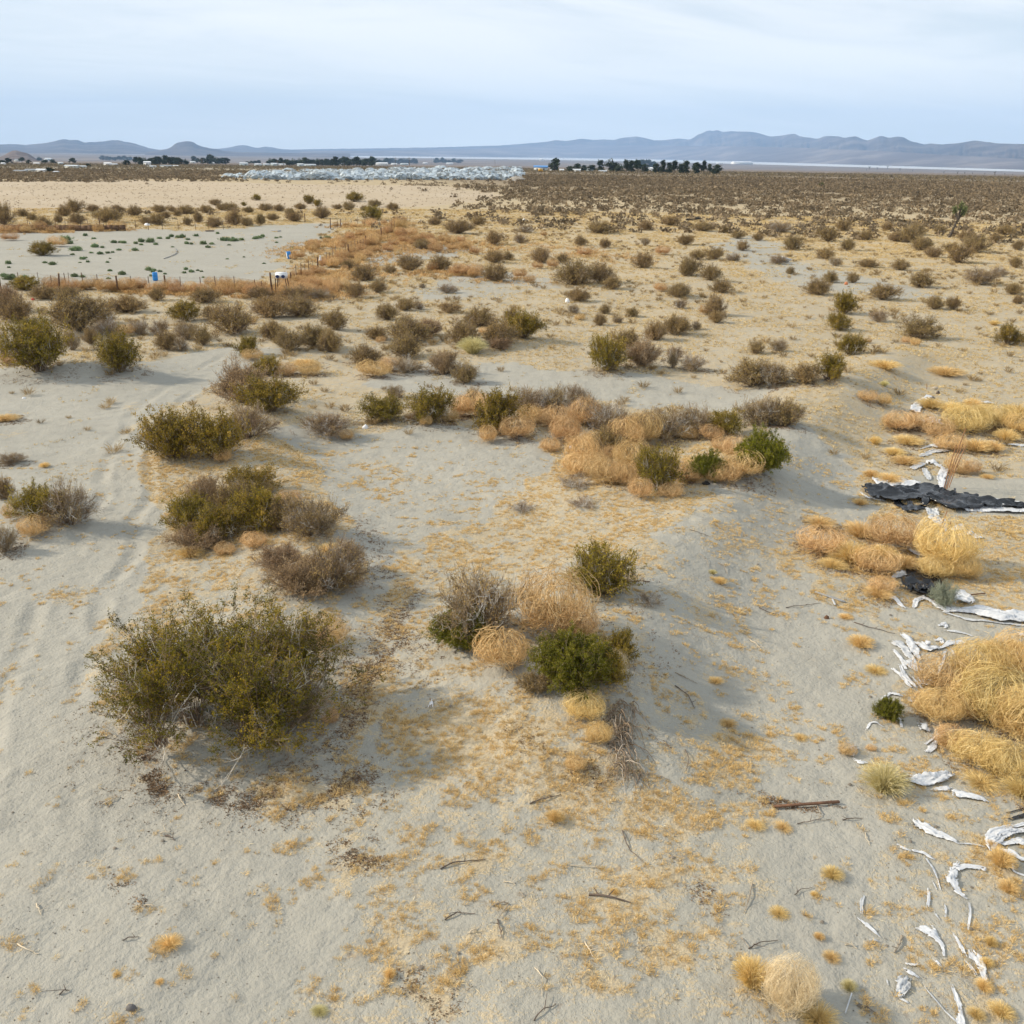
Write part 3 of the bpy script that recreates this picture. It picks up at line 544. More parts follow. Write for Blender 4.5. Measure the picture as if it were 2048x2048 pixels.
def plant(k, px, py, wpx, hpx=None, label=None, z=0.0, tilt=0.0, back=.30):
    """stand one plant where its foot shows in the photograph; its width and height follow from its distance"""
    p = P(px, py); dep = depth_of(p); W = wpx/F2*dep; dist = math.hypot(p[0], p[1]); sd_ = CAM_H/math.hypot(dist, CAM_H); cd = math.sqrt(1-sd_*sd_)
    shift = W*back; u = p[:2]/dist; c = np.array([p[0]+u[0]*shift, p[1]+u[1]*shift]); zc = float(height(c[0], c[1]))
    protoH = {'o': .92, 'b': .8, 't': .85, 'r': .8, 'g': 1.05, 'd': .55, 'w': 1.64, 'k': 1.64, 'c': 1.6, 'p': 1.7, 's': .72, 'y': .9, 'e': 1.15, 'v': .42}[k]
    H = W*.5*protoH
    if hpx:
        full = hpx/F2*dep; H2 = max(.25*W, (full-.42*W*sd_)/max(cd, .5)); H = (H*.25+H2*.75)*(1.12 if k in 'obtrg' else 1)
        if k in 'wkcp': H = min(max(H, .6*W), 1.0*W)
    var = PROTO[k]; i = rng.integers(0, len(var)); me = var[i]; nm, desc, cat = KIND[k]
    r_ = W/2*((1.32 if py > 740 else 1.22) if k in 'obtrg' else 1.1); sc = (r_, r_*rng.uniform(.85, 1.1), H/protoH)
    if isinstance(me, tuple):
        o = bpy.data.objects.new(nm, None); COL.objects.link(o); link('stems', me[0], o)
        if me[1] is not None: link('foliage', me[1], o)
    else: o = link(nm, me)
    o.location = (c[0], c[1], zc+z-.02); o.scale = sc; o.rotation_euler = (tilt*rng.uniform(-1, 1), tilt*rng.uniform(-1, 1), rng.uniform(0, 6.28))
    size = 'very small' if W < .45 else 'small' if W < .95 else 'mid-sized' if W < 1.9 else 'large'
    o['category'] = cat; o['group'] = GROUPN[cat]
    if label: o['label'] = label
    else: PLACED.append((o, size, desc, c.copy(), W))
    return o

# ---- the big creosote and the central clump are built for their place
def special(nm, px, py, Wm, Dm, Hm, label, cat, **kw):
    p = P(px, py); st, lf = make_shrub(nm, kw.pop('seed'), Rx=Wm/2, Ry=Dm/2, H=Hm, **kw); o = bpy.data.objects.new(nm, None); COL.objects.link(o); link('stems', st, o); link('foliage', lf, o)
    o.location = p-np.array([0, 0, .03]); o['label'] = label; o['category'] = cat; o['group'] = GROUPN[cat]; return o
M_DENSE = foliage_mat('dense creosote leaves', [(0, (.055, .055, .003)), (.35, (.155, .140, .005)), (.65, (.31, .245, .010)), (1, (.52, .35, .03))], .25)
special('creosote_bush', 452, 1430, 5.5, 4.4, 2.85, 'largest bush, a dark olive creosote with white dead branches at the left of the foreground', 'bush', seed=901, stems=430, subs=8, twigs=6, leaves=7, leaf=(.042, .022), mleaf=M_DENSE, mstem=M_STEMD, centers=9, base_r=.10, gaps=.8, upright=.6, dead=.16, stem_r=.012, leaf_low=.12, twl=.17)
EXT = """
g 930 1300 105 78|low vivid green bush on the left flank of the central mound
t 958 1292 172 150|tall airy twiggy shrub rising behind the low vivid green bush
w 1102 1290 155 165|big tan tumbleweed crowning the central mound of brush
w 1152 1285 85 75|smaller tumbleweed tucked right of the big tan one in the central brush
w 1000 1352 105 98|tan tumbleweed on the slope below the big one of the central mound
g 1142 1395 128 112|upright green creosote on the front of the central mound
o 1210 1380 84 92|olive creosote on the right side of the central mound beside the dead twigs
p 1222 1362 64 62|pale tumbleweed caught in the right side of the olive creosote
c 1168 1445 76 58|golden straw tumbleweed at the foot of the central mound
c 1196 1492 52 50|small golden tumbleweed leaning on the grey dead twigs
w 1150 1545 38 34|little tan tumbleweed lowest on the central mound
o 1198 1200 135 118|lone olive creosote bush up right of the central mound
d 1295 1215 75 28|flat dark scatter of dead twigs beside the lone creosote
g 1518 955 80 84|round bright green bush at the top of the sand bank
g 1415 962 58 54|small bright green bush left of the round green one
o 1452 874 62 58|dark green creosote behind the small bright green bush
e 1885 1218 64 66|silver sage bush between black tarp and white sheeting
g 1773 1442 44 44|small green weed bush standing alone left of the big straw heap
y 1765 1595 112 88|pale yellow dry bush in front of the big straw heap
p 1573 2030 108 108|pale blond round tumbleweed at the bottom of the view
s 1500 1985 90 95|rough straw bush behind the pale blond tumbleweed
s 1632 2062 95 55|brown straw clump in the shade of the pale blond tumbleweed
c 1885 1145 112 118|golden dome tumbleweed with rusty stakes rising behind it
c 1868 1158 66 44|low golden tumbleweed pressed against the left front of the dome one
c 1922 1158 76 42|low golden tumbleweed in the shade right of the dome one
w 1762 1188 58 34|tan tumbleweed lying beside the dark tarp edge
t 602 1462 118 100|pale bare bush at the lower right of the largest bush
w 660 1450 42 32|small tan tumbleweed beside the pale bare bush
w 655 1295 88 62|tan tumbleweed half hidden at the right edge of the largest bush
r 600 1200 120 80|rusty dry shrub behind the right shoulder of the largest bush
t 668 1190 130 110|grey and brown twiggy shrub up right of the largest bush
w 640 1180 80 55|tan tumbleweed in the grey and brown twiggy shrub
o 85 1048 92 82|green creosote at the left edge beside the tyre tracks
t 140 1058 95 98|bare grey shrub against the right side of the left edge creosote
w 28 1042 40 46|tan tumbleweed on the left of the left edge creosote
w 70 1078 58 48|tan tumbleweed in front of the left edge creosote
o 352 928 128 112|spreading green creosote beside the bend of the tyre tracks
o 438 928 112 104|dense olive creosote right of the spreading green one
t 500 882 96 76|dark twiggy shrub right of the dense olive creosote
o 540 832 118 74|olive creosote with orange base above the twiggy shrub
r 486 808 112 88|tall rusty shrub topping the left row of bushes
t 655 880 100 48|dark low twiggy shrub alone right of the left row of bushes
w 694 882 28 24|tiny tan tumbleweed at the right end of the low twiggy shrub
w 447 928 32 34|tan tumbleweed lodged in front of the dense olive creosote
r 415 1022 72 74|rusty olive shrub standing below the spreading green creosote
o 440 1088 105 84|thin yellow green creosote over dry grass in the left row
r 400 1104 118 52|low rusty shrub at the front of the left row
o 502 1002 118 68|olive shrub with pale twigs in the middle of the left row
o 522 1070 118 94|tall dark olive shrub in the middle of the left row
t 628 1082 118 92|grey brown twiggy shrub at the right end of the left row
w 530 992 42 32|pale tumbleweed between the two olive shrubs of the left row
w 578 1012 46 30|tan tumbleweed left of the grey brown twiggy shrub
w 450 1112 40 28|small tumbleweed at the foot of the thin yellow green creosote
s 380 1118 60 34|straw bush at the lower left foot of the left row
s 700 1150 50 60|straw bush at the right end of the grey and brown twiggy shrub
b 472 1045 92 84|olive brown shrub filling the gap left of the tall dark olive one
o 380 1072 84 92|thin olive shrub on the left shoulder of the left row
r 690 1145 76 66|rusty brush at the far right tip of the grey and brown twiggy shrub
b 575 1062 84 74|olive brown shrub joining the tall dark olive one to the grey one
r 560 1150 90 60|low rusty brush behind the crown of the largest bush
w 700 1172 44 40|tan tumbleweed hanging at the right tip of the rusty brush
w 508 1098 50 30|tumbleweed between two dark olive shrubs of the left row
s 620 1150 60 34|straw bush tucked behind the largest bush
s 660 1110 54 30|straw bush in front of the grey brown twiggy shrub
o 1235 1330 80 70|small olive spray above the pale tumbleweed of the mound
b 1068 1392 60 46|small olive brown sprig at the left foot of the upright creosote
d 1150 982 95 36|dark heap of dead twigs left of the tan tumbleweed pile
d 1165 1022 70 26|dark patch of twigs on the straw below the larger dead heap
d 1045 1028 60 28|small low dead bush left of the dark twig patch
"""
for ln in EXT.strip().split('\n'):
    a, lb = ln.split('|'); f = a.split(); plant(f[0], float(f[1]), float(f[2]), float(f[3]), float(f[4]), lb)
MIDS = """
b 35 645 80 50;r 15 625 60 55;b 155 668 130 80;t 210 648 45 30;t 8 718 36 60;k 25 730 40 25;o 80 752 120 112;o 70 682 60 45;t 145 702 40 45;o 240 752 88 88;b 183 690 36 38;t 215 673 50 35;w 255 673 35 25;t 280 671 40 35;t 320 673 42 35;b 335 702 50 40;t 362 703 35 30;t 375 682 50 45;b 405 692 45 40;o 370 644 62 42;b 430 641 50 30;b 465 671 98 60;w 505 648 16 14;b 540 638 80 45;b 600 636 80 40;b 670 661 60 45;b 548 682 55 42;b 582 704 65 45;b 628 697 55 50;b 662 707 48 52;o 495 714 55 42;w 505 723 40 22;o 535 752 60 40;w 572 752 42 22;w 620 752 50 20;s 610 735 60 22;t 25 930 52 22;s 90 936 25 18;b 10 1000 40 50;t 12 1110 60 60;s 12 845 60 18
b 755 681 50 28;b 815 687 98 50;b 815 720 70 50;r 855 674 60 36;w 855 679 22 14;w 762 686 22 12;b 925 692 62 50;b 958 656 72 40;y 945 711 70 50;b 1000 692 78 50;o 1048 681 90 58;w 968 669 24 15;r 1000 702 55 24;b 730 731 74 38;w 748 756 58 32;w 780 742 42 26;t 812 749 58 34;r 888 752 62 52;b 932 769 50 45;o 1210 748 78 80;b 1252 702 66 48;r 1285 737 76 58;b 1310 682 50 40;b 1350 672 60 42;t 1345 737 26 36
b 775 642 50 36;b 812 622 42 26;t 838 619 24 16;b 900 627 46 22;b 1025 648 36 36;t 1145 629 30 20;w 1160 641 20 14;b 1210 629 24 20;b 1200 652 28 26;t 1235 647 24 16;b 1265 634 26 20;t 1360 618 30 18
o 768 849 92 58;t 790 797 36 26;o 862 848 90 72;w 838 836 20 20;w 875 842 24 22;w 852 853 20 20;w 820 842 18 20;t 948 818 62 42;w 950 838 52 44;w 925 834 36 34;o 995 868 96 92;w 978 888 30 32;w 1035 883 52 38;t 1062 838 90 60;t 1110 835 80 62;w 1112 858 52 36;w 1085 845 36 22;w 1172 856 46 50;w 1128 888 46 46;t 1150 815 54 46;t 1212 868 84 66;t 1170 850 70 60;w 1155 897 44 26;w 1165 935 52 54;w 1190 905 40 34;w 1188 950 42 42;w 1212 970 64 46;w 1160 955 60 30;b 1216 910 74 56;w 1252 905 52 60;w 1285 892 54 62;r 1262 880 60 55;w 1258 948 54 58;w 1222 926 34 28;w 1245 972 50 42;o 1310 985 100 100;w 1278 1000 36 38;t 1332 884 92 66;t 1300 860 50 45;w 1370 968 50 36;w 1340 995 36 24;w 1100 905 30 22;w 1060 850 36 34;w 900 845 30 22
t 1390 872 82 62;t 1512 852 84 62;b 1570 854 72 58;t 1535 850 50 60;w 1420 882 34 26;w 1372 880 30 24;w 1482 965 66 46;w 1455 968 44 36;w 1380 952 36 34;w 1470 925 44 44;w 1442 905 34 26;w 1430 968 30 26
b 1430 632 46 40;k 1408 630 24 24;b 1432 647 42 26;t 1360 662 36 30;t 1392 660 22 18;o 1687 630 56 46;o 1675 662 56 36;o 1700 712 56 46;k 1735 687 16 13;t 1755 645 38 26;b 1868 620 36 30;b 1905 620 28 30;b 1838 680 84 44;w 1811 687 19 16;w 1829 692 19 18;s 1988 651 26 14;o 2013 692 60 44;b 1512 709 38 28;t 1555 704 38 28;t 1385 743 52 36;b 1505 778 96 58;t 1548 776 60 48;b 1608 770 58 44;o 1658 763 62 58;t 1350 722 40 30
w 1768 812 26 40;w 1735 806 38 24;y 1768 774 22 18;s 1750 890 26 30;s 1810 932 60 28;s 1788 912 50 24;s 1778 968 66 24;s 1742 955 34 24;s 1720 1012 34 22;s 1770 742 70 28;s 1890 755 80 24;s 1850 660 34 12;w 1910 948 50 38;w 1942 950 38 34;s 1975 958 30 14
w 1640 1112 90 56;s 1700 1132 100 66;w 1748 1152 84 60;w 1785 1108 106 82;s 1720 1080 90 50;s 1808 1142 66 44;s 1665 1140 60 30;s 1765 1125 66 50;s 1755 1200 70 34;s 1640 1060 70 30
w 1800 866 60 46;w 1838 862 52 40;s 1860 820 60 34;s 1905 830 70 36;w 1876 878 60 44;c 1930 866 86 56;s 1962 838 80 40;c 1990 860 80 44;s 2032 838 60 44;c 2036 872 70 40;s 1815 892 66 30;w 1900 906 60 32;s 1950 906 70 40;s 1985 905 56 34;s 2012 884 60 40;w 1780 858 36 28;s 1945 818 50 30
w 1890 1395 118 86;c 1955 1378 120 100;c 2036 1372 120 120;c 1875 1448 86 66;w 1925 1440 86 76;c 1985 1462 150 130;w 1900 1500 70 46;c 2044 1490 130 116;c 1950 1535 104 66;c 2010 1560 110 80;c 1905 1500 50 34;w 1850 1425 60 40;s 2040 1600 90 60;s 1960 1580 80 30;w 1693 1512 36 28;s 1980 1302 52 18;y 1973 1306 46 18;s 2030 1300 50 22
s 1663 1762 50 36;s 1557 1837 46 24;s 1638 1880 24 20;s 1662 1924 42 24;y 1697 1984 40 30;s 1510 1662 46 24;s 1565 1664 46 22;s 1628 1794 20 16;s 1980 1895 32 32;s 1972 1935 30 28;s 1600 1482 36 16;w 1742 1502 20 14;s 780 1960 30 30;s 340 1905 60 34;s 235 1955 22 14;s 320 1970 22 14;s 1110 1650 40 40;s 1230 1790 26 16;s 2000 1740 60 60;s 2015 1790 50 40;s 1985 1700 40 24;s 1965 1985 44 34;s 2000 2040 60 40;s 1950 2040 40 30;s 1690 1240 34 16;s 1440 1170 34 22;y 1425 1150 22 14;s 1720 1300 60 40;s 1750 1350 50 22;s 1455 1455 40 24;s 1430 1370 40 20;y 640 2035 44 24
o 85 512 50 28;w 115 494 36 20;k 20 482 30 14;o 50 582 66 26;b 90 600 60 26;b 135 600 52 26;b 255 628 84 34;b 315 603 36 26;b 410 608 64 30;b 180 617 32 20;b 520 600 60 24;b 590 604 70 26;t 640 600 50 22
b 728 563 56 30;b 712 598 46 34;b 755 586 38 26;b 780 548 30 18;b 695 540 30 20;r 660 572 30 14
b 870 451 28 16;b 957 451 30 16;b 915 468 60 26;b 988 491 42 28;t 1040 487 30 20;t 1050 466 40 15;k 1087 473 15 12;b 1160 492 30 18;k 1168 512 30 12;b 1210 497 26 20;t 1290 492 22 16;b 1200 468 56 22;b 1290 461 32 18;b 1340 452 40 20;b 1285 537 42 30;k 1325 510 30 18;b 1370 553 30 34;b 1080 527 40 34;k 1105 536 24 18;k 1075 538 22 16;b 820 542 56 30;b 880 542 50 28;b 990 527 46 26;b 1015 521 30 16;b 990 564 60 34;k 920 552 40 18;k 1040 556 30 18;k 1060 566 24 12;b 1125 526 26 18;b 1150 572 76 50;b 1200 567 60 40;b 1225 580 40 26;b 1155 604 52 28;k 1320 584 30 18;b 1355 597 50 28;t 895 587 36 20;t 845 577 15 10;k 950 548 34 14;k 870 505 30 12;b 845 500 40 20
b 1380 552 46 38;b 1420 562 46 30;b 1440 587 54 24;b 1360 592 40 24;b 1395 520 34 20;b 1430 519 38 24;t 1467 523 28 18;b 1370 491 36 22;b 1485 502 30 20;b 1515 482 26 16;b 1475 478 30 14;b 1405 463 50 16;b 1448 466 18 15;t 1558 466 58 20;t 1602 458 16 12;b 1585 501 42 28;b 1580 549 18 16;t 1555 529 38 18;b 1655 484 46 30;b 1685 463 36 22;b 1650 519 40 22;t 1670 533 30 16;b 1695 502 30 26;b 1730 481 36 20;b 1775 461 26 15;b 1790 484 36 18;b 1815 486 50 30;b 1840 502 46 26;b 1865 516 36 22;b 1830 471 40 22;b 1880 466 28 14;b 1915 527 50 40;b 1900 506 36 20;b 1950 506 60 34;b 1930 481 36 18;b 1990 486 30 18;b 2010 471 36 20;b 2035 501 26 20;t 1960 571 70 32;t 1995 554 28 22;b 2030 536 26 22;b 2025 591 34 26;b 2035 609 22 20;b 1840 576 54 32;b 1800 541 40 22;b 1735 536 44 16;b 1660 566 34 24;b 1705 566 24 22;b 1635 591 54 32;b 1765 601 64 32
b 130 433 30 22;b 150 426 40 26;b 118 446 20 18;b 187 424 28 14;b 155 448 34 22;b 215 446 60 28;b 235 425 32 12;b 270 432 34 20;b 292 451 30 18;b 315 451 36 24;b 320 426 40 14;b 333 437 20 14;b 345 424 18 10;b 355 433 20 12;b 372 429 40 16;b 375 451 20 18;b 396 446 20 24;b 10 451 44 44;b 47 434 26 15;b 65 441 22 14;b 88 459 38 24;b 430 411 26 12;b 412 426 30 15;b 445 421 26 14;b 460 422 34 14;o 488 412 12 8;b 497 426 26 12;b 430 456 36 22;b 470 451 36 30;b 495 453 26 18;b 522 449 22 22;b 532 422 26 15;b 558 423 26 14;b 545 441 26 14;b 580 431 22 14;b 590 444 36 18;b 600 419 26 12;o 617 408 26 18;o 636 413 18 14;b 645 438 30 26;o 513 401 20 12;b 676 419 22 10;o 709 404 36 18;b 698 421 26 18;b 728 422 14 12;b 750 414 28 14;o 745 441 42 28;b 785 421 26 15
"""
nb = {}
for ln in MIDS.strip().split('\n'):
    for it in ln.split(';'):
        f = it.split()
        if not f: continue
        big_ = 1.3 if f[0] == 'w' and 850 < float(f[1]) < 1500 and float(f[2]) > 780 else 1.0
        plant(f[0], float(f[1]), float(f[2]), float(f[3])*big_, float(f[4])*big_, tilt=.12 if f[0] in 'wkcp' else 0)
# tumbleweeds piled along the fences
def line_of(pts, n, wj, yj, kinds, size, zj=0):
    pts = np.array(pts, float); seg = np.hypot(*np.diff(pts, axis=0).T); cum = np.concatenate([[0], np.cumsum(seg)])
    for i in range(n):
        t = (i+rng.uniform(.1, .9))/n*cum[-1]; x = np.interp(t, cum, pts[:, 0]); y = np.interp(t, cum, pts[:, 1]); k = kinds[rng.integers(0, len(kinds))]
        s_ = size*rng.uniform(.65, 1.3); plant(k, x+rng.uniform(-wj, wj), y+rng.uniform(-yj, yj), s_, s_*.8, tilt=.2)
line_of([(95, 577), (300, 583), (480, 588), (545, 592)], 38, 5, 5, 'wkk', 28)
line_of([(420, 575), (520, 585)], 9, 6, 4, 'wwk', 26)
line_of([(560, 590), (680, 582)], 20, 8, 8, 'wkkw', 27)
line_of([(560, 575), (640, 548), (700, 515), (800, 452)], 40, 9, 8, 'kkwk', 21)
line_of([(600, 512), (650, 492), (720, 480)], 24, 20, 10, 'kwk', 20)
line_of([(680, 540), (720, 520), (800, 500), (860, 480)], 16, 20, 10, 'kkw', 19)
line_of([(860, 540), (940, 550), (1010, 560)], 8, 20, 8, 'kks', 22)
line_of([(0, 466), (120, 464), (250, 460)], 16, 4, 2.5, 'kkw', 20)
line_of([(660, 455), (780, 450)], 6, 4, 3, 'wk', 17)
line_of([(790, 470), (850, 490), (930, 500)], 22, 34, 12, 'kkw', 20)
# the green weeds of the bare yard, each where it grows
for it in "20 558 26 12;8 552 16 8;25 551 12 6;50 556 18 8;150 552 16 8;165 553 12 6;217 556 10 4;245 548 16 9;220 541 10 5;298 539 16 8;308 540 10 6;320 542 9 5;302 551 9 5;372 538 10 6;383 543 12 7;396 540 8 4;368 545 10 5;18 526 14 8;18 534 8 4;90 524 10 4;105 528 18 7;176 523 10 5;160 524 7 3;172 514 8 3;166 517 16 6;215 524 8 5;220 516 6 3;145 508 9 4;152 500 28 10;190 493 16 8;205 494 10 5;200 507 14 6;215 505 10 5;182 505 9 4;225 504 9 4;238 499 12 4;240 484 10 5;228 484 14 6;248 485 12 6;270 500 14 7;272 486 11 6;283 483 14 9;300 483 18 10;312 488 10 5;283 489 9 5;133 480 24 12;140 486 16 8;170 470 10 6;188 476 12 3;320 476 12 5;336 476 10 5;343 472 11 6;355 474 12 6;365 474 14 8;375 478 11 4;374 487 10 7;383 487 8 5;345 493 8 3;392 471 12 6;416 494 12 6;408 487 16 8;424 487 12 5;436 466 9 5;448 480 22 8;466 481 22 9;484 479 14 6;458 489 8 3;510 476 14 5;525 472 11 6;518 475 18 5;552 475 9 4;561 473 8 3;553 484 8 3;655 476 16 7;642 475 6 5;615 484 7 5;585 497 9 5;580 500 6 4;598 495 8 3;454 517 9 3;488 513 6 3;528 526 8 3;406 554 7 4;403 542 7 4;416 565 5 3;305 543 10 6;330 547 8 4;415 450 8 4".split(';'):
    f = it.split(); plant('v', float(f[0]), float(f[1])+2, float(f[2]), float(f[3]))
# ================================================================== GRASS, LITTER, FAR SCRUB (nobody could count them)
def blades_mesh(name, cx, cy, sizes, nb, mat, hfac=.8, wfac=.12, seed=1, lift=.0, flat=False, tshift=0.):
    rg = np.random.default_rng(seed); n = len(cx); i = np.repeat(np.arange(n), nb); m_ = len(i); az = rg.uniform(0, 2*np.pi, m_); s_ = sizes[i]
    z = height(cx, cy)[i]
    r0 = rg.uniform(0, .35, m_)*s_; r1 = rg.uniform(.3, 1, m_)*s_
    a = np.stack([cx[i]+np.cos(az)*r0, cy[i]+np.sin(az)*r0, z-.01], 1); az2 = az+rg.normal(size=m_)*.5
    hh = (s_*hfac*rg.uniform(.35, 1, m_)) if not flat else rg.uniform(.004, .03, m_)
    b = np.stack([cx[i]+np.cos(az2)*r1, cy[i]+np.sin(az2)*r1, z+hh], 1)
    v = np.cross(b-a, rg.normal(size=(m_, 3))); v /= np.linalg.norm(v, axis=1, keepdims=True)+1e-9; wd = (s_*wfac*rg.uniform(.5, 1.2, m_))[:, None]
    V = np.stack([a-v*wd*.5, (a+b)/2-v*wd*.5+np.array([0, 0, 1])*(hh*.18)[:, None], b, (a+b)/2+v*wd*.5+np.array([0, 0, 1])*(hh*.18)[:, None]], 1)
    t = np.clip(.5+tshift+rg.normal(size=n)[i]*.17+rg.normal(size=m_)*.16, 0, 1)
    return mk_mesh(name, V.reshape(-1, 3), [(np.arange(m_*4).reshape(m_, 4), 0)], [mat], np.repeat(t, 4))
def wedge(n, r0, r1, rg, half=.56, pw=2.0):
    u = rg.uniform(0, 1, n); r = (r0**pw+(r1**pw-r0**pw)*u)**(1/pw); a = rg.uniform(-half, half, n); return r*np.sin(a), r*np.cos(a)
rg = np.random.default_rng(77)
x, y = wedge(330000, 11.5, 42, rg, .60, 1.5); D, du, cl_ = straw_density(x, y); pn = fbm(x/.42, y/.42, 4, 71, .62)
pr = sst(.40, .70, D+(pn-.5)*2.1)
k = rg.uniform(0, 1, len(x)) < pr*.34+.001; x, y = x[k], y[k]; print('near tufts', len(x))
near_cl = fbm(x/.6, y/.6, 2, 72); sz = rg.uniform(.04, .10, len(x))*(.6+.9*near_cl)
tag(link('dry_grass', blades_mesh('dry_grass', x, y, sz*1.1, 30, M_STRAW, .62, .058, 3)), 'short golden cured grass in patches over the near sand', 'grass', None, 'stuff')
x, y = wedge(150000, 11.5, 45, rg, .60, 1.5); D, du, cl_ = straw_density(x, y); pn = fbm(x/.7, y/.7, 4, 91, .62)
k = rg.uniform(0, 1, len(x)) < sst(.38, .8, D+(pn-.5)*1.6)*.26+.007; x, y = x[k], y[k]
tag(link('straw_litter', blades_mesh('straw_litter', x, y, rg.uniform(.06, .2, len(x)), 5, M_PALE, .2, .035, 5, flat=True, tshift=.05)), 'loose pale straws and stalks lying on the sand', 'straw', None, 'stuff')
# brown duff round the shrubs and along the foot of the mounds
cs = [(c_, W) for o_, s__, d_, c_, W in PLACED if np.hypot(*c_) < 60 and W > .9]+[(flatP(462, 1425), 5.4), (flatP(1100, 1330), 3.6), (flatP(620, 1180), 2.2), (flatP(520, 1050), 2.5), (flatP(430, 1070), 2), (flatP(420, 910), 3), (flatP(740, 1330), 2.6), (flatP(640, 1560), 2.0), (flatP(300, 1480), 1.0), (flatP(1260, 1520), .9)]
xs, ys = [], []
for c_, W in cs:
    n = int(520*W); r_ = W*.62*rg.uniform(.1, 1.35, n)**.7; a_ = rg.uniform(0, 6.28, n); qx = c_[0]+r_*np.cos(a_)+W*.12; qy = c_[1]+r_*np.sin(a_)-W*.05; kk = fbm(qx/.6, qy/.6, 3, 15) > .47; xs.append(qx[kk]); ys.append(qy[kk])
for pl, wd, n in [([(240, 1380), (255, 1450), (290, 1520), (310, 1570), (330, 1590)], .28, 1500), ([(385, 1590), (470, 1610), (560, 1610), (660, 1590), (740, 1560)], .42, 2000), ([(720, 1050), (770, 1150), (790, 1250), (760, 1330), (720, 1400), (690, 1470), (640, 1530)], .55, 4200), ([(860, 1150), (800, 1230), (830, 1330)], .4, 900), ([(1020, 1500), (1130, 1560), (1200, 1590)], .4, 900),
     ([(200, 1760), (270, 1800), (290, 1830)], .2, 120), ([(690, 1700), (760, 1720)], .4, 700), ([(760, 1950), (860, 2000), (890, 2040)], .4, 250), ([(1180, 1180), (1260, 1210), (1300, 1215)], .3, 700), ([(1500, 1600), (1680, 1620)], .25, 600), ([(1360, 1720), (1420, 1840)], .3, 150)]:
    w_ = np.array([flatP(*p) for p in pl]); t_ = rg.uniform(0, len(w_)-1, n); qx = np.interp(t_, range(len(w_)), w_[:, 0])+rg.normal(size=n)*wd*.5; qy = np.interp(t_, range(len(w_)), w_[:, 1])+rg.normal(size=n)*wd*.5; kk = fbm(qx/.35, qy/.35, 3, 25) > .46; xs.append(qx[kk]); ys.append(qy[kk])
x = np.concatenate(xs); y = np.concatenate(ys); M_DUFF = foliage_mat('brown duff', [(0, (.10, .065, .04)), (.5, (.21, .135, .075)), (1, (.38, .25, .13))], 0, .9)
tag(link('leaf_litter', blades_mesh('leaf_litter', x, y, rg.uniform(.035, .12, len(x)), 5, M_DUFF, .22, .2, 8, flat=False, tshift=-.08)), 'dark brown twigs and duff scattered round the bushes', 'leaf litter', None, 'stuff')
# clods and pebbles
x, y = wedge(9000, 11.5, 40, rg, .60, 1.4); k = fbm(x/1.5, y/1.5, 3, 19) > .42; x, y = x[k], y[k]; n = len(x); z = height(x, y); s_ = rg.uniform(.006, .018, n)*(1+2*(rg.uniform(0, 1, n) > .97))
octv = np.array([[1, 0, 0], [-1, 0, 0], [0, 1, 0], [0, -1, 0], [0, 0, .7], [0, 0, -.7]]); octf = np.array([[0, 2, 4], [2, 1, 4], [1, 3, 4], [3, 0, 4]])
V = np.stack([x, y, z+s_*.3], 1)[:, None]+octv[None]*s_[:, None, None]*rg.uniform(.6, 1.3, (n, 6, 1)); F_ = (octf[None]+np.arange(n)[:, None, None]*6).reshape(-1, 3)
tag(link('pebbles', mk_mesh('pebbles', V.reshape(-1, 3), [(F_, 0)], [solid_mat('clod', (.20, .17, .135), .95, .3, 2)])), 'small dark clods and pebbles scattered on the sand', 'pebbles', None, 'stuff')
# rusty weeds drifted along the fences
M_CURED = foliage_mat('cured grass', [(0, (.30, .195, .08)), (.5, (.60, .425, .19)), (1, (.84, .655, .36))], .15, .7)
xs, ys, ws = [], [], []
for pl, wd, n in [([(100, 578), (300, 584), (480, 590), (545, 594)], 1.1, 1500), ([(550, 588), (620, 555), (680, 520), (740, 487), (820, 445)], 2.6, 2600), ([(600, 512), (650, 492), (720, 478), (760, 462)], 4.0, 1600), ([(790, 470), (850, 490), (940, 500)], 7, 1500), ([(680, 545), (740, 515), (800, 500), (870, 480)], 5, 1500), ([(860, 545), (940, 552), (1020, 562)], 3.5, 800), ([(1080, 490), (1150, 510), (1250, 520)], 6, 500), ([(-40, 466), (120, 465), (250, 461)], 2, 1100), ([(660, 456), (790, 450)], 2.5, 500), ([(560, 600), (660, 590), (700, 575)], 3, 600), ([(700, 555), (790, 560)], 3, 300)]:
    w_ = np.array([flatP(*p) for p in pl]); t_ = rg.uniform(0, len(w_)-1, n); xs.append(np.interp(t_, range(len(w_)), w_[:, 0])+rg.normal(size=n)*wd*.6); ys.append(np.interp(t_, range(len(w_)), w_[:, 1])+rg.normal(size=n)*wd*.6)
x = np.concatenate(xs); y = np.concatenate(ys); kk = fbm(x/2.5, y/2.5, 3, 29) > .42; x, y = x[kk], y[kk]
tag(link('rusty_weeds', blades_mesh('rusty_weeds', x, y, rg.uniform(.25, .6, len(x)), 14, M_RUST, .75, .09, 9)), 'rust coloured dead weeds drifted along the fences', 'weeds', None, 'stuff')
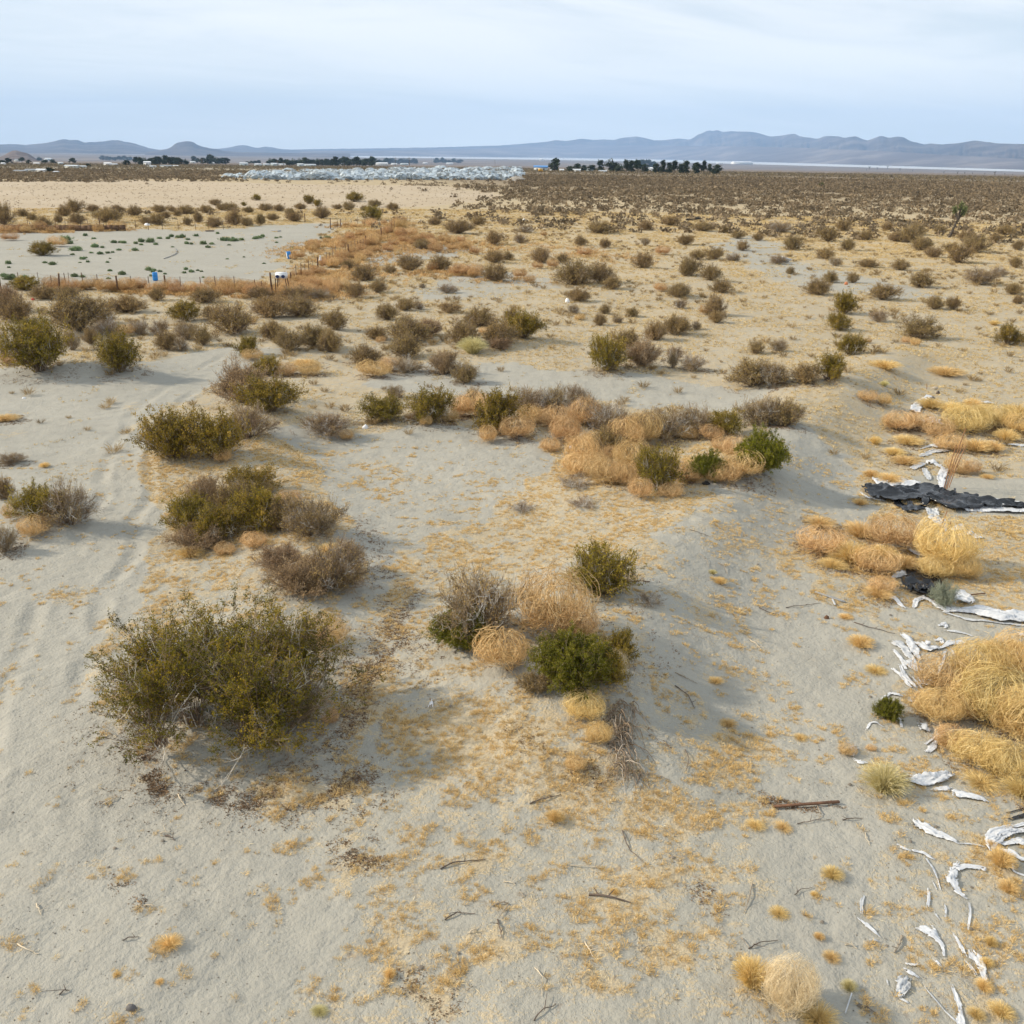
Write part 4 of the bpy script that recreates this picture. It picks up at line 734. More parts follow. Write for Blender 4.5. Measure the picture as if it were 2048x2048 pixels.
# middle distance grass
x, y = wedge(400000, 36, 230, rg, .58, 1.35); D, du, cl_ = straw_density(x, y); pn = fbm(x/2.2, y/2.2, 4, 73, .6); dist = np.hypot(x, y)
k = rg.uniform(0, 1, len(x)) < sst(.40, .85, D+(pn-.5)*2.2)*.62+.008*(cl_ < .5); x, y, dist = x[k], y[k], dist[k]; print('mid tufts', len(x))
tag(link('golden_grass', blades_mesh('golden_grass', x, y, rg.uniform(.08, .19, len(x))*(.8+dist/150), 9, M_CURED, .6, .115, 4)), 'golden cured grass spread over the middle of the plain', 'grass', None, 'stuff')
# little half dead shrubs between the named ones
x, y = wedge(9500, 42, 260, rg, .56, 1.5); D, du, cl_ = straw_density(x, y); k = (cl_ < .5) & (rg.uniform(0, 1, len(x)) < .12+.9*sst(.45, .62, fbm(x/11, y/11, 3, 44))*(1-.93*du)) & (soft_poly(x, y, BARE_FAR, 10) < .5); x, y = x[k], y[k]
M_SMALL = foliage_mat('half dead twigs', [(0, (.12, .085, .04)), (.5, (.27, .19, .085)), (1, (.48, .35, .17))], .15, .8)
tag(link('small_scrub', blades_mesh('small_scrub', x, y, rg.uniform(.18, .62, len(x)), 80, M_SMALL, .8, .04, 31)), 'small half dead shrubs dotted between the larger ones', 'scrub', None, 'stuff')
# far scrub
def scrub_cover(x, y):
    d = np.hypot(x, y); bare = soft_poly(x, y, BARE_FAR, 10); a = x/d
    right = sst(-.16, .02, a+(fbm(x/60, y/60, 3, 12)-.5)*.25)
    c = right*(.22+.56*sst(180, 540, d))+(1-right)*(.62*sst(370, 450, d+(fbm(x/25, y/25, 3, 14)-.5)*90)+.02)
    c = c*(1-bare*(.97*(d < 415)))
    aj = a+(fbm(x/18, y/18, 3, 18)-.5)*.09; c = np.where((d > 400) & (d < 545) & (aj > -.275) & (aj < .0), c*.05, c)
    return c*(-.25+2.5*fbm(x/24, y/15, 4, 16, .6))
x, y = wedge(62000, 168, 640, rg, .56, 1.7); c = scrub_cover(x, y); k = rg.uniform(0, 1, len(x)) < c; x, y = x[k], y[k]; print('scrub', len(x))
d = np.hypot(x, y); s_ = rg.uniform(.35, 1.45, len(x))
def scrub_mesh(name, x, y, s_, nq, mat, seed):
    rg = np.random.default_rng(seed); n = len(x); i = np.repeat(np.arange(n), nq); m_ = len(i); v = rg.normal(size=(m_, 3)); v /= np.linalg.norm(v, axis=1, keepdims=True); v[:, 2] = np.abs(v[:, 2]); r_ = s_[i]*rg.uniform(.35, 1, m_)
    c = np.stack([x[i]+v[:, 0]*r_, y[i]+v[:, 1]*r_, height(x, y)[i]+.05+v[:, 2]*r_*.85], 1); a = rg.normal(size=(m_, 3)); a /= np.linalg.norm(a, axis=1, keepdims=True); b = np.cross(a, rg.normal(size=(m_, 3))); b /= np.linalg.norm(b, axis=1, keepdims=True)
    l = (s_[i]*rg.uniform(.16, .36, m_))[:, None]; V = np.stack([c-a*l, c-b*l*.6, c+a*l, c+b*l*.6], 1); t = np.clip(.45+rg.normal(size=n)[i]*.2+rg.normal(size=m_)*.12, 0, 1)
    return mk_mesh(name, V.reshape(-1, 3), [(np.arange(m_*4).reshape(m_, 4), 0)], [mat], np.repeat(t, 4))
M_FAR = foliage_mat('far scrub', [(0, (.11, .085, .05)), (.5, (.20, .155, .093)), (1, (.31, .24, .145))], .1, .9)
tag(link('far_scrub', scrub_mesh('far_scrub', x, y, s_, 24, M_FAR, 21)), 'endless dark brown scrub covering the far plain', 'scrub', None, 'stuff')
x, y = wedge(26000, 600, 1500, rg, .56, 1.3); 
tag(link('distant_scrub', scrub_mesh('distant_scrub', x, y, rg.uniform(.9, 2.0, len(x)), 7, M_FAR, 22)), 'dark distant scrub closing into a belt before the lake', 'scrub', None, 'stuff')
x, y = wedge(5200, 200, 400, rg, .56, 1.6); b_ = soft_poly(x, y, BARE_FAR, 10) > .5; x, y = x[b_], y[b_]
tag(link('low_scrub', scrub_mesh('low_scrub', x, y, rg.uniform(.12, .5, len(x))**1.2, 9, M_FAR, 23)), 'sprinkle of tiny dark plants on the bare tan flat', 'scrub', None, 'stuff')

# ================================================================== FENCES
M_POST = solid_mat('rusty post', (.12, .065, .035), .9, .35, 9, bump=.3); M_POSTG = solid_mat('grey weathered wood', (.16, .125, .095), .9, .3, 9, bump=.3); M_WIRE = solid_mat('rusty wire', (.13, .09, .065), .6, .2, 5, .6)
def fence(label, pts, thick, group='fences of the yard', hgt=1.35, wires=3, mat=None):
    """pts: feet of the posts in the photograph; every post is a part, the wires run from post to post"""
    o = bpy.data.objects.new('wire_fence', None); COL.objects.link(o); tops = []; P0 = P(*pts[0][:2]); o.location = P0
    for i, pt in enumerate(pts):
        q = P(pt[0], pt[1]); big = i in thick; h_ = (pt[2]/F2*depth_of(q)) if len(pt) > 2 else hgt*rng.uniform(.82, 1.1); rad = .085 if big else rng.uniform(.028, .045)
        tl = rng.normal(size=2)*.06; b = q-P0-np.array([0, 0, .15]); t = q-P0+np.array([tl[0], tl[1], h_]); G = Geo(); mid = (b+t)/2+np.array([*rng.normal(size=2)*.012, 0])
        G.tubes([np.array([b, mid, t])], np.array([[rad, rad*.97, rad*.9]]), 6, 0, .5, cap=True); link('post', G.mesh('post', [mat or (M_POST if big or rng.uniform() < .6 else M_POSTG)]), o); tops.append((q-P0, t))
    G = Geo()
    for (a, ta), (b, tb) in zip(tops[:-1], tops[1:]):
        for f in np.linspace(.38, .92, wires):
            p0 = a+(ta-a)*f; p1 = b+(tb-b)*f; m_ = (p0+p1)/2-np.array([0, 0, .03]); G.tubes([np.array([p0, m_, p1])], .006, 3)
    link('wire', G.mesh('wire', [M_WIRE]), o); tag(o, label, 'fence', group)
fence('wire fence with thin rusty posts along the front of the bare yard', [(-30, 572), (2, 580, 34), (40, 574), (79, 574), (104, 577), (119, 582, 34), (133, 576), (139, 577), (168, 578), (196, 577), (237, 585, 33), (264, 581), (300, 579), (332, 583, 32), (362, 580), (404, 579), (432, 580), (470, 582), (512, 586), (524, 588)], (1, 5, 10, 13))
ds = [(545, 592, 46), (560, 578), (582, 563, 18), (593, 556), (602, 555), (610, 552, 24), (619, 547), (628, 543), (636, 535, 20), (644, 533, 18), (652, 527), (659, 525, 20), (666, 521), (673, 517), (680, 518, 22), (686, 513), (692, 511), (698, 509, 20), (704, 505), (711, 501), (716, 500, 18), (721, 497), (727, 495), (733, 491, 19), (739, 489), (743, 486), (748, 482, 16), (753, 480), (757, 478, 15), (763, 474), (769, 471), (776, 467, 14), (783, 463), (790, 459), (796, 455), (802, 452, 12), (808, 449), (814, 446), (820, 443, 12)]
fence('wire fence slanting away from the corner between drifts of tumbleweed', ds, (0, 2, 8, 17, 23, 29))
fence('wire fence with gappy posts along the back of the bare yard', [(-20, 457), (56, 453), (84, 455), (111, 453), (131, 454), (176, 455), (200, 456), (222, 456), (236, 457), (272, 458), (297, 460), (325, 459), (357, 459), (392, 460), (418, 460), (447, 459), (472, 455)], (6,), hgt=1.5)
fence('short fence right of the gap in the back fence', [(661, 457, 20), (675, 455), (682, 456, 17), (692, 452), (702, 452, 15), (716, 451), (730, 450), (756, 451), (783, 450, 14), (800, 447)], (0, 2))
def single(nm, label, cat, px, py, build, group=None):
    """build(root) -> Geo or None; places an object with its foot at the photograph's point"""
    q = P(px, py); return q
G = Geo(); q = P(610, 444); G.tubes([np.array([[0, 0, -.1], [.01, 0, .7], [.02, .01, 1.5]])], .075, 6, cap=True); o = link('fence_post', G.mesh('fence_post', [M_POST])); o.location = q; tag(o, 'lone dark gate post left of the gap in the back fence', 'post')
# low rusty board fence
o = bpy.data.objects.new('board_fence', None); COL.objects.link(o); a0 = P(-40, 462); o.location = a0; G = Geo(); MB_ = solid_mat('rusty sheet', (.15, .085, .045), .85, .3, .8)
bp = [P(x_, 462-.0*x_) for x_ in np.linspace(-40, 252, 24)]
for a, b in zip(bp[:-1], bp[1:]):
    c = (a+b)/2-a0; l = math.hypot(b[0]-a[0], b[1]-a[1]); G.box((c[0], c[1], c[2]+.42), (l*.97, .05, .9+rng.uniform(-.12, .12)), rz=math.atan2(b[1]-a[1], b[0]-a[0]))
link('sheet_panel', G.mesh('sheet_panel', [MB_]), o)
for a in bp[::4]: G = Geo(); G.tubes([np.array([[0, 0, -.1], [0, 0, .6], [0, 0, 1.25]])+a-a0], .05, 5, cap=False); link('post', G.mesh('post', [M_POST]), o)
tag(o, 'low rusty board fence along the back left of the yard', 'fence')

# ================================================================== BARRELS, CORNER CRATE
M_BLUE = solid_mat('blue plastic', (.015, .22, .60), .35, .1, 2, spec=.5); M_WHITE = solid_mat('white plastic', (.78, .79, .80), .4, .04, 2); M_NAVY = solid_mat('navy plastic', (.02, .035, .11), .5, .1, 2); M_DARK = solid_mat('dark void', (.02, .018, .016), .9, .2, 3)
def lathe(G, prof, sides=18, mat=0):
    a = np.arange(sides)*2*np.pi/sides; V = np.array([[r*np.cos(t), r*np.sin(t), z] for r, z in prof for t in a]); n = len(prof); F = [[i*sides+j, i*sides+(j+1) % sides, (i+1)*sides+(j+1) % sides, (i+1)*sides+j] for i in range(n-1) for j in range(sides)]; G.add(V, F, mat)
def barrel(label, px, py, tilt, face, s=1.0):
    o = bpy.data.objects.new('plastic_barrel', None); COL.objects.link(o); o.location = P(px, py)+np.array([0, 0, .01]); o.rotation_euler = tilt; o.scale = (s, s, s)
    G = Geo(); lathe(G, [(0, 0), (.24, 0), (.27, .02), (.285, .10), (.29, .28), (.30, .30), (.30, .33), (.29, .35), (.29, .56), (.30, .58), (.30, .61), (.29, .63), (.28, .82), (.26, .87)]); link('body', G.mesh('body', [M_BLUE], True), o)
    G = Geo(); lathe(G, [(.26, .87), (.265, .90), (.24, .905), (.235, .885), (0, .885)]); link('lid', G.mesh('lid', [M_BLUE]), o)
    if face:
        G = Geo(); a = np.linspace(2.7, 4.1, 9); V = np.array([[.304*np.cos(t), .304*np.sin(t), z] for z in (.12, .80) for t in a]); G.add(V, [[i, i+1, 10+i, 9+i] for i in range(8)]); link('label_sticker', G.mesh('label_sticker', [M_WHITE]), o)
    tag(o, label, 'barrel', 'blue plastic barrels')
barrel('upright blue plastic barrel behind the front fence posts', 311, 561, (0, 0, 0), False, .85); barrel('tilted blue barrel with a white patch inside the slanting fence', 579, 518, (0, -.12, 0), True, .95)
# white crate on dark legs at the fence corner
o = bpy.data.objects.new('plastic_crate', None); COL.objects.link(o); q = P(557, 590); o.location = q; dp = depth_of(q); u_ = dp/F2
G = Geo(); G.box((6*u_, .45, 37*u_), (22*u_, .6, 10*u_)); G.box((6*u_, .45, 42.6*u_), (21*u_, .55, .05)); link('body', G.mesh('body', [M_WHITE]), o)
for sx in (-1.5, 13.0):
    G = Geo(); a = np.linspace(0, 2*np.pi, 14, endpoint=False); V = np.array([[sx*.8*u_+1.5*u_+4.2*u_*np.cos(t)*.95, -.065, 36.5*u_+3.0*u_*np.sin(t)] for t in a]); G.add(V, [list(range(14))]); link('side_opening', G.mesh('side_opening', [M_NAVY]), o)
for sx in (-5, 17): 
    for sy in (.05, .85): G = Geo(); G.tubes([np.array([[sx*u_, sy, -.1], [sx*u_, sy, 16*u_], [(sx*.9)*u_, sy, 32*u_]])], .045, 5, cap=False); link('leg', G.mesh('leg', [M_POST]), o)
tag(o, 'white plastic crate with navy openings raised on posts at the fence corner', 'crate')

# ================================================================== TORN SHEETING
def film_mat(name, col, rough, tr):
    mt, Nn, Ll = mat_new(name); nz = Nn.new('ShaderNodeTexNoise'); nz.inputs['Scale'].default_value = 9; nz.inputs['Detail'].default_value = 4; tcn = Nn.new('ShaderNodeTexCoord'); Ll.new(tcn.outputs['Object'], nz.inputs['Vector'])
    c = ramp(Nn, Ll, nz.outputs[0], [(.35, tuple(v*.82 for v in col)), (.65, col)])
    b = Nn.new('ShaderNodeBsdfPrincipled'); b.inputs['Roughness'].default_value = rough; Ll.new(c, b.inputs['Base Color']); t = Nn.new('ShaderNodeBsdfTranslucent'); Ll.new(c, t.inputs[0]); mx = Nn.new('ShaderNodeMixShader'); mx.inputs[0].default_value = tr; Ll.new(b.outputs[0], mx.inputs[1]); Ll.new(t.outputs[0], mx.inputs[2])
    bp_ = Nn.new('ShaderNodeBump'); bp_.inputs['Strength'].default_value = .2; bp_.inputs['Distance'].default_value = .02; Ll.new(nz.outputs[0], bp_.inputs['Height']); Ll.new(bp_.outputs[0], b.inputs['Normal'])
    o_ = Nn.new('ShaderNodeOutputMaterial'); Ll.new(mx.outputs[0], o_.inputs[0]); return mt
F_W = film_mat('white film', (.74, .75, .77), .45, .2); F_B = film_mat('black film', (.010, .011, .014), .26, .0); F_T = film_mat('dusty film', (.66, .67, .68), .5, .25)
def sheet(nm, pts, wid, mat, label, cat='plastic sheet', group='torn white sheeting', fold=1.0, n=None, across=9, seed=None, lift=0.0, rag=.25):
    """a crumpled strip of film following points of the photograph, its width given in photograph pixels"""
    rg = np.random.default_rng(seed if seed is not None else abs(hash((round(pts[0][0]), round(pts[0][1]))))%9999)
    blk_ = mat is F_B; W = [P(a, b) for a, b in pts]; W = np.array(W); seg = np.linalg.norm(np.diff(W[:, :2], axis=0), axis=1); cum = np.concatenate([[0], np.cumsum(seg)]); tot = cum[-1]
    wm_ = np.array([w_*depth_of(p)/F2 for w_, p in zip(wid, W)]); step = max(.035, tot/140); n = max(8, int(tot/step)); t = np.linspace(0, tot, n)
    c = np.stack([np.interp(t, cum, W[:, 0]), np.interp(t, cum, W[:, 1])], 1)
    for _ in range(max(2, n//10)): c[1:-1] = (c[:-2]+2*c[1:-1]+c[2:])/4
    wv = np.interp(t, cum, wm_); wv = wv*(1+(fbm(t/max(.12, tot*.08), t*0, 3, int(rg.integers(999)))-.5)*2*rag)
    tg = np.gradient(c, axis=0); tg /= np.linalg.norm(tg, axis=1, keepdims=True)+1e-9; nm_ = np.stack([-tg[:, 1], tg[:, 0]], 1)
    # width seen in the photograph is foreshortened along the view
    sd_ = CAM_H/np.hypot(CAM_H, np.hypot(c[:, 0], c[:, 1])); u = c/np.hypot(c[:, 0], c[:, 1])[:, None]; al = np.abs((nm_*u).sum(1)); wv = wv/np.sqrt(1-al**2*(1-sd_**2)+1e-6)
    e = np.linspace(-.5, .5, across); XY = c[:, None]+nm_[:, None]*(e[None, :, None]*wv[:, None, None]); s1 = int(rg.integers(999))
    ww = np.broadcast_to(wv[:, None], (n, across)); amp = fold*np.minimum(.09, .15*ww); L_ = np.broadcast_to(t[:, None], (n, across)); E_ = e[None]*ww
    rid = 1-np.abs(2*fbm(L_/np.maximum(.18, tot*.22)+1.2*E_/np.maximum(ww, .02), E_/np.maximum(.025, ww*.20), 2, s1)-1)
    z = height(XY[..., 0], XY[..., 1])+.015+lift+amp*(rid**2)*1.0+amp*.5*(vnoise(L_*2, E_*9, s1+5))
    if blk_: z = z+amp*1.3*np.abs(2*fbm(L_*1.7, E_*4.5+L_*.8, 2, s1+31)-1)
    XY = XY+(rg.normal(size=XY.shape)*.012*np.minimum(1, ww/.2)[..., None])
    o_ = W[0].copy(); V = np.concatenate([XY, z[..., None]], -1)-o_; i = (np.arange(n-1)[:, None]*across+np.arange(across-1)[None]).ravel(); Fq = np.stack([i, i+1, i+across+1, i+across], 1)
    # ragged ends and small tears
    keep = np.ones(len(Fq), bool); cc_ = i//across; ac = i % across; edge = (ac == 0) | (ac == across-2); nzv = vnoise(cc_*.35, ac*1.0, s1+9); keep &= ~(edge & (nzv < rag*1.2)); keep &= ~((cc_ < 2) & (nzv < .5)); keep &= ~((cc_ > n-4) & (nzv < .5))
    me = mk_mesh(nm, V.reshape(-1, 3), [(Fq[keep], 0)], [mat], None, True); o = link(nm, me); o.location = o_
    md = o.modifiers.new('thickness', 'SOLIDIFY'); md.thickness = .002; tag(o, label, cat, group); return o
SH = """
W|1720 985,1735 996,1770 1003|5 5 3|white hem peeking from under the left end of the black tarp
W|1905 999,1990 1006,2048 1013,2220 1026|8 12 16 20|white upper layer folded under the right end of the black tarp
W|1925 1019,1980 1021,2048 1024,2220 1036|10 14 14 16|white lower layer along the front of the black tarp
B|1728 988,1790 992,1850 994,1900 1005,1960 1010,2048 1017,2130 1021|30 42 38 38 24 12 3|long crumpled black tarp lying across the sand at the right
B|1788 1004,1808 1018,1832 1020,1852 1014|16 20 18 12|black tarp lobe hanging below the long black tarp
W|1773 974,1800 968,1836 974|14 18 16|white crumpled sheet heaped on the back of the long black tarp
W|1744 962,1762 965,1780 968|8 15 12|small white sheet lump just above the black tarp
W|1828 826,1838 808,1856 798,1882 806|22 16 14 5|arched white sheet topmost at the right
B|1840 806,1852 800,1868 803|8 8 6|black strip tucked under the arched white sheet
W|1835 846,1858 843,1888 849|8 13 9|white sheet below the arched one among the straw
B|1848 836,1860 835|6 6|thin black strip above the second white sheet
B|1878 845,1896 847|8 8|black scrap right of the second white sheet
W|1868 856,1878 866,1884 874|10 12 6|white scrap wedged between straw bushes above the stakes
T|1840 899,1860 893,1880 894,1898 898|4 7 7 4|thin dusty sheet strip left of the stake tops
T|1838 914,1866 905,1896 902|10 12 10|wide dusty sheet strip left of the stake tops
W|1822 940,1838 932,1848 926|12 18 10|pale rag left of the stakes, upper one
W|1848 925,1870 928,1890 940|6 10 10|pale sheet arching toward the stakes
T|1848 938,1853 950,1859 962|10 14 8|pale torn rag hanging left of the stakes
W|1890 938,1882 955,1883 980|16 18 8|pale torn rag at the foot of the stakes
T|1862 1020,1868 1040,1885 1056|26 22 10|thin clear film below the black tarp
T|1885 1036,1892 1052,1890 1065|8 8 4|clear film strip by the two short stakes
W|1915 1072,1940 1068,1962 1080|6 12 14|white film right of the golden dome tumbleweed
T|1898 1062,1920 1058,1936 1066|10 16 8|dusty film behind the golden dome tumbleweed
W|1817 1098,1832 1108,1845 1114|8 14 8|white tongue of sheet left of the golden dome tumbleweed
B|1820 1128,1822 1150,1840 1170|14 20 22|black tarp edge slipping out from under the tumbleweeds
B|1812 1185,1830 1178,1852 1178,1864 1190|34 56 60 34|smooth black tarp panel in front of the golden dome tumbleweed
T|1785 1158,1800 1150,1818 1148|10 14 10|grey film loop beside the black tarp panel
W|1828 1218,1831 1203,1846 1197,1862 1203,1878 1216,1905 1225|8 12 10 12 14 10|curled left end of the long white sheet by the sage
W|1895 1222,1950 1224,2000 1234,2060 1240,2200 1252|10 16 26 26 26|long white sheet running off to the right below the sage
T|1885 1224,1930 1240,1985 1245,2048 1252,2180 1262|3 4 4 4 4|thin trailing edge below the long white sheet
W|1902 1196,1920 1200,1944 1210|16 32 16|white sheet bulge right behind the sage
W|1774 1193,1792 1200,1800 1210,1810 1218|4 9 9 4|white scrap left of the curled sheet end
T|1735 1187,1746 1189|5 4|tiny white scrap by the straw left of the black panel
W|1876 1253,1888 1250,1892 1258|6 10 8|small white rag below the long white sheet
W|1802 1268,1815 1278,1828 1300,1838 1322|8 18 18 8|broad white sheet strip topping the shredded heap
T|1786 1284,1800 1292,1818 1312,1832 1332|14 20 16 8|dusty shred left of the topping strip in the heap
W|1786 1300,1802 1318,1812 1340|6 8 5|narrow white shred at the left of the heap
T|1808 1322,1828 1336,1842 1346|14 20 10|crumpled dusty film in the middle of the heap
W|1836 1286,1852 1298,1878 1296|18 22 8|white sheet flap right of the topping strip in the heap
W|1868 1282,1882 1280,1886 1290|4 8 6|small white curl above the flap of the heap
W|1876 1300,1900 1288,1924 1286,1926 1296|8 12 10 6|white loop reaching right from the shredded heap
W|1900 1296,1910 1312,1914 1332|6 6 3|thin white tail hanging from the loop
W|1890 1302,1886 1325,1874 1352|5 6 4|long thin white tail below the loop
W|1785 1338,1800 1350,1822 1376|8 8 5|thin white shred low on the left of the heap
W|1800 1330,1810 1355,1835 1378|6 10 5|white shred low in the middle of the heap
W|1838 1356,1852 1370,1866 1362|10 18 14|white flap at the right foot of the heap
T|1824 1354,1840 1372,1846 1382|4 6 3|ribbon at the lowest point of the heap
W|1762 1400,1780 1388,1806 1394|5 7 3|small white ribbon below the heap
T|1818 1402,1830 1406|6 5|faint film scrap below the heap
W|1732 1462,1740 1447,1752 1446,1768 1456|4 5 4 2|thin white arc left of the green weed bush
W|1790 1434,1800 1440,1803 1456|5 6 4|thin white hook under the green weed bush
T|1836 1456,1850 1458,1862 1462|12 18 12|grey rag at the left foot of the straw heap
W|1850 1490,1862 1482,1880 1466|4 5 3|thin white ribbon in front of the straw heap
W|1852 1506,1866 1496,1874 1482,1880 1470|8 12 8 4|torn white rag in front of the straw heap
W|1698 1512,1706 1498,1714 1494|16 18 8|white bag standing by the pale yellow bush
W|1706 1518,1718 1526,1736 1528|5 8 6|white strip at the foot of the standing bag
W|1812 1562,1840 1566,1868 1560,1900 1548|5 24 34 18|billowing white sheet right of the pale yellow bush
T|1812 1550,1840 1556,1860 1560|3 8 6|frayed left tip of the billowing sheet
W|1862 1582,1884 1578,1905 1582|5 10 8|crumpled white strip below the billowing sheet
W|1903 1588,1925 1592,1950 1596,1978 1606|16 16 14 2|pointed white strip right of the crumpled one
W|1828 1638,1836 1652,1860 1664,1890 1674,1920 1690|10 18 16 12 2|pointed white sheet alone on the bare sand
T|1920 1688,1945 1690,1972 1696|2 3 2|pale thread joining the pointed sheet to the grass
W|1978 1690,1974 1676,1984 1664,2008 1656,2048 1648,2160 1640|10 12 12 10 8 8|upper arm of the white hooked sheet at the right edge
W|1982 1704,1982 1688,2002 1672,2030 1664,2060 1662,2160 1664|6 28 22 16 14 12|lower arm of the white hooked sheet at the right edge
W|1990 1686,2012 1690,2030 1686,2060 1688,2150 1690|5 8 14 14 14|twisted white strip under the hooked sheet
W|1998 1700,2020 1706,2040 1718,2070 1728,2140 1745|5 10 9 9 8|white strip running down right below the twisted one
W|2022 1716,2024 1730,2026 1744,2060 1758|3 4 4 3|thin white line dropping from the lowest strip
B|2018 1640,2050 1632,2120 1630|5 9 12|black scraps behind the hooked sheet
B|2012 1628,2050 1618|3 3|thin black strap behind the hooked sheet
W|1914 1724,1908 1740,1902 1760,1912 1782,1934 1800|8 14 20 16 3|tall part of the white curled sheet over a straw clump
W|1906 1742,1930 1734,1955 1736,1972 1742|12 10 8 9|arm of the white curled sheet reaching right
W|1890 1750,1896 1766|4 5|white sliver left of the curled sheet
W|1938 1806,1940 1830,1936 1862|3 6 3|straight white strip below the curled sheet
W|1856 1778,1858 1795,1855 1818|6 7 4|short white upright strip left of the curled sheet
W|1888 1810,1892 1822,1890 1836|3 5 3|short thin white strip between the straight strips
T|1868 1824,1872 1832,1880 1842|3 4 2|tiny white sliver below the short strips
W|1793 1690,1806 1698,1822 1704|4 5 3|white bent straw of film up left of the slivers
W|1824 1702,1844 1706,1870 1720|3 6 3|thin white curved film on the bare sand
W|1852 1718,1866 1738,1872 1752,1882 1784|3 5 3 2|long thin white film trailing down the bare sand
T|1864 1762,1874 1780|2 3|short thread beside the long trailing film
W|1830 1858,1848 1862,1866 1872,1884 1892,1890 1920|3 14 18 8 3|white triangular rag in the lower right
W|1862 1852,1872 1866,1874 1884|3 6 4|second corner of the triangular rag
W|1906 1868,1918 1888,1932 1916|3 8 4|narrow white strip right of the triangular rag
W|1942 1902,1952 1920,1964 1940,1974 1976|12 22 16 3|large white wedge of sheet near the right bottom
W|1930 1922,1944 1938,1952 1952|4 8 4|white sliver on the left of the large wedge
W|1866 1918,1874 1926,1884 1936|4 6 3|small white sliver above the bottom scraps
T|1728 1792,1722 1808,1724 1830|5 8 6|clear film standing on the sand left of centre scraps
W|1714 1836,1734 1852,1762 1878|2 9 2|slim white spindle pointing down right on the sand
T|1738 1880,1760 1884|4 3|faint film scrap under the slim spindle
W|1810 1928,1822 1932,1838 1930|2 5 3|thin white tip above the wide translucent rag
W|1806 1938,1818 1946,1838 1958|4 8 4|torn upper part of the wide translucent rag
T|1812 1956,1806 1974,1798 1996|20 26 12|wide translucent rag near the bottom edge
T|1794 1996,1812 2004,1824 2014|3 4 2|thread below the wide translucent rag
T|1848 1974,1866 1996,1892 2026,1912 2046|2 3 3 4|long pale cord reaching the bottom edge
W|1902 1970,1912 1996,1920 2016,1922 2060|4 9 10 18|bottom white strip leaving the view
T|1772 1958,1776 1972|3 3|tiny film sliver left of the translucent rag
T|1930 806,1960 806,1990 809|4 5 4|flat grey strip behind the upper straw drift
T|1988 889,2020 891,2080 895|4 5 5|flat grey strip right of the straw drift
W|2034 1268,2052 1276|10 14|white crumpled rag at the right edge above the green weed
T|1888 1262,1920 1266,1946 1274|2 4 2|faint film line below the small white rag
W|860 1400,863 1408,861 1416|7 8 9|small clear cup lying on the brown litter
"""
for ln in SH.strip().split('\n'):
    a, b, c, lb = ln.split('|'); pts = [tuple(map(float, s.split())) for s in b.split(',')]; wd = list(map(float, c.split()))
    blk = a == 'B'; sheet('black_tarp' if blk else 'plastic_sheet', pts, wd, {'W': F_W, 'B': F_B, 'T': F_T}[a], lb, 'tarp' if blk else 'plastic sheet', 'torn black tarp' if blk else 'torn white sheeting', fold=1.5 if blk and max(wd) > 24 else 1.2 if max(wd) > 24 else 1.0, rag=.2 if blk else .2, across=15 if max(wd) > 24 else 9)

# ================================================================== STAKES, PLANKS, STICKS
M_RUSTY = solid_mat('rusty bar', (.30, .15, .07), .7, .25, 4); M_PLANK = solid_mat('red brown plank', (.15, .075, .04), .85, .3, 6, bump=.2); M_GREYW = solid_mat('grey plank', (.30, .30, .30), .85, .2, 5); M_STICK = solid_mat('bleached stick', (.33, .27, .20), .85, .25, 7); M_STICKD = solid_mat('dark stick', (.12, .09, .07), .85, .25, 7); M_STICKP = solid_mat('pale stick', (.56, .47, .34), .8, .15, 7)
for i, (x0, y0, dx, hp, lb) in enumerate([(1886, 982, 11, 86, 'rusty stake, leftmost of the tall bundle'), (1889, 984, 20, 118, 'tallest rusty stake of the bundle'), (1893, 978, 17, 84, 'middle rusty stake of the bundle'), (1897, 975, 20, 78, 'rusty stake, rightmost of the tall bundle'), (1880, 1063, 7, 38, 'short rusty stake behind the dome tumbleweed, left of two'), (1896, 1066, 2, 22, 'short rusty stake behind the dome tumbleweed, right of two'), (1899, 1128, 2, 40, 'rusty stake standing in front of the dome tumbleweed'), (1854, 778, -2, 10, 'tiny dark stake in the sand above the arched sheet')]):
    q = P(x0, y0); u_ = depth_of(q)/F2; G = Geo(); G.tubes([np.array([[0, 0, -.1], [dx*u_*.45, .02, hp*u_*.55], [dx*u_, 0, hp*u_*1.12]])], .018, 5, cap=False); o = link('metal_stake', G.mesh('metal_stake', [M_RUSTY])); o.location = q; tag(o, lb, 'stake', 'rusty stakes')
def plank(nm, pts, w_, th, mat, label, cat, group=None, lift=.03):
    a, b = P(*pts[0]), P(*pts[1]); c = (a+b)/2; l = np.linalg.norm(b-a); G = Geo(); G.box((0, 0, 0), (l, w_, th)); G.box((l*.49, 0, 0), (l*.03, w_*.8, th*.8)); o = link(nm, G.mesh(nm, [mat])); o.location = c+np.array([0, 0, th/2+lift]); d = b-a; o.rotation_euler = (.04, -math.atan2(d[2], math.hypot(d[0], d[1])), math.atan2(d[1], d[0])); bv = o.modifiers.new('bevel', 'BEVEL'); bv.width = th*.15; tag(o, label, cat, group)
plank('wood_plank', [(1548, 1617), (1678, 1607)], .06, .035, M_PLANK, 'long red brown plank on the sand bank', 'plank', 'planks')
plank('wood_plank', [(1630, 1186), (1690, 1206)], .09, .02, M_GREYW, 'grey plank on the slope left of the black tarp panel', 'plank', 'planks'); plank('wood_plank', [(1664, 1200), (1670, 1212)], .05, .02, F_T, 'short pale slat beside the grey plank', 'plank', 'planks')
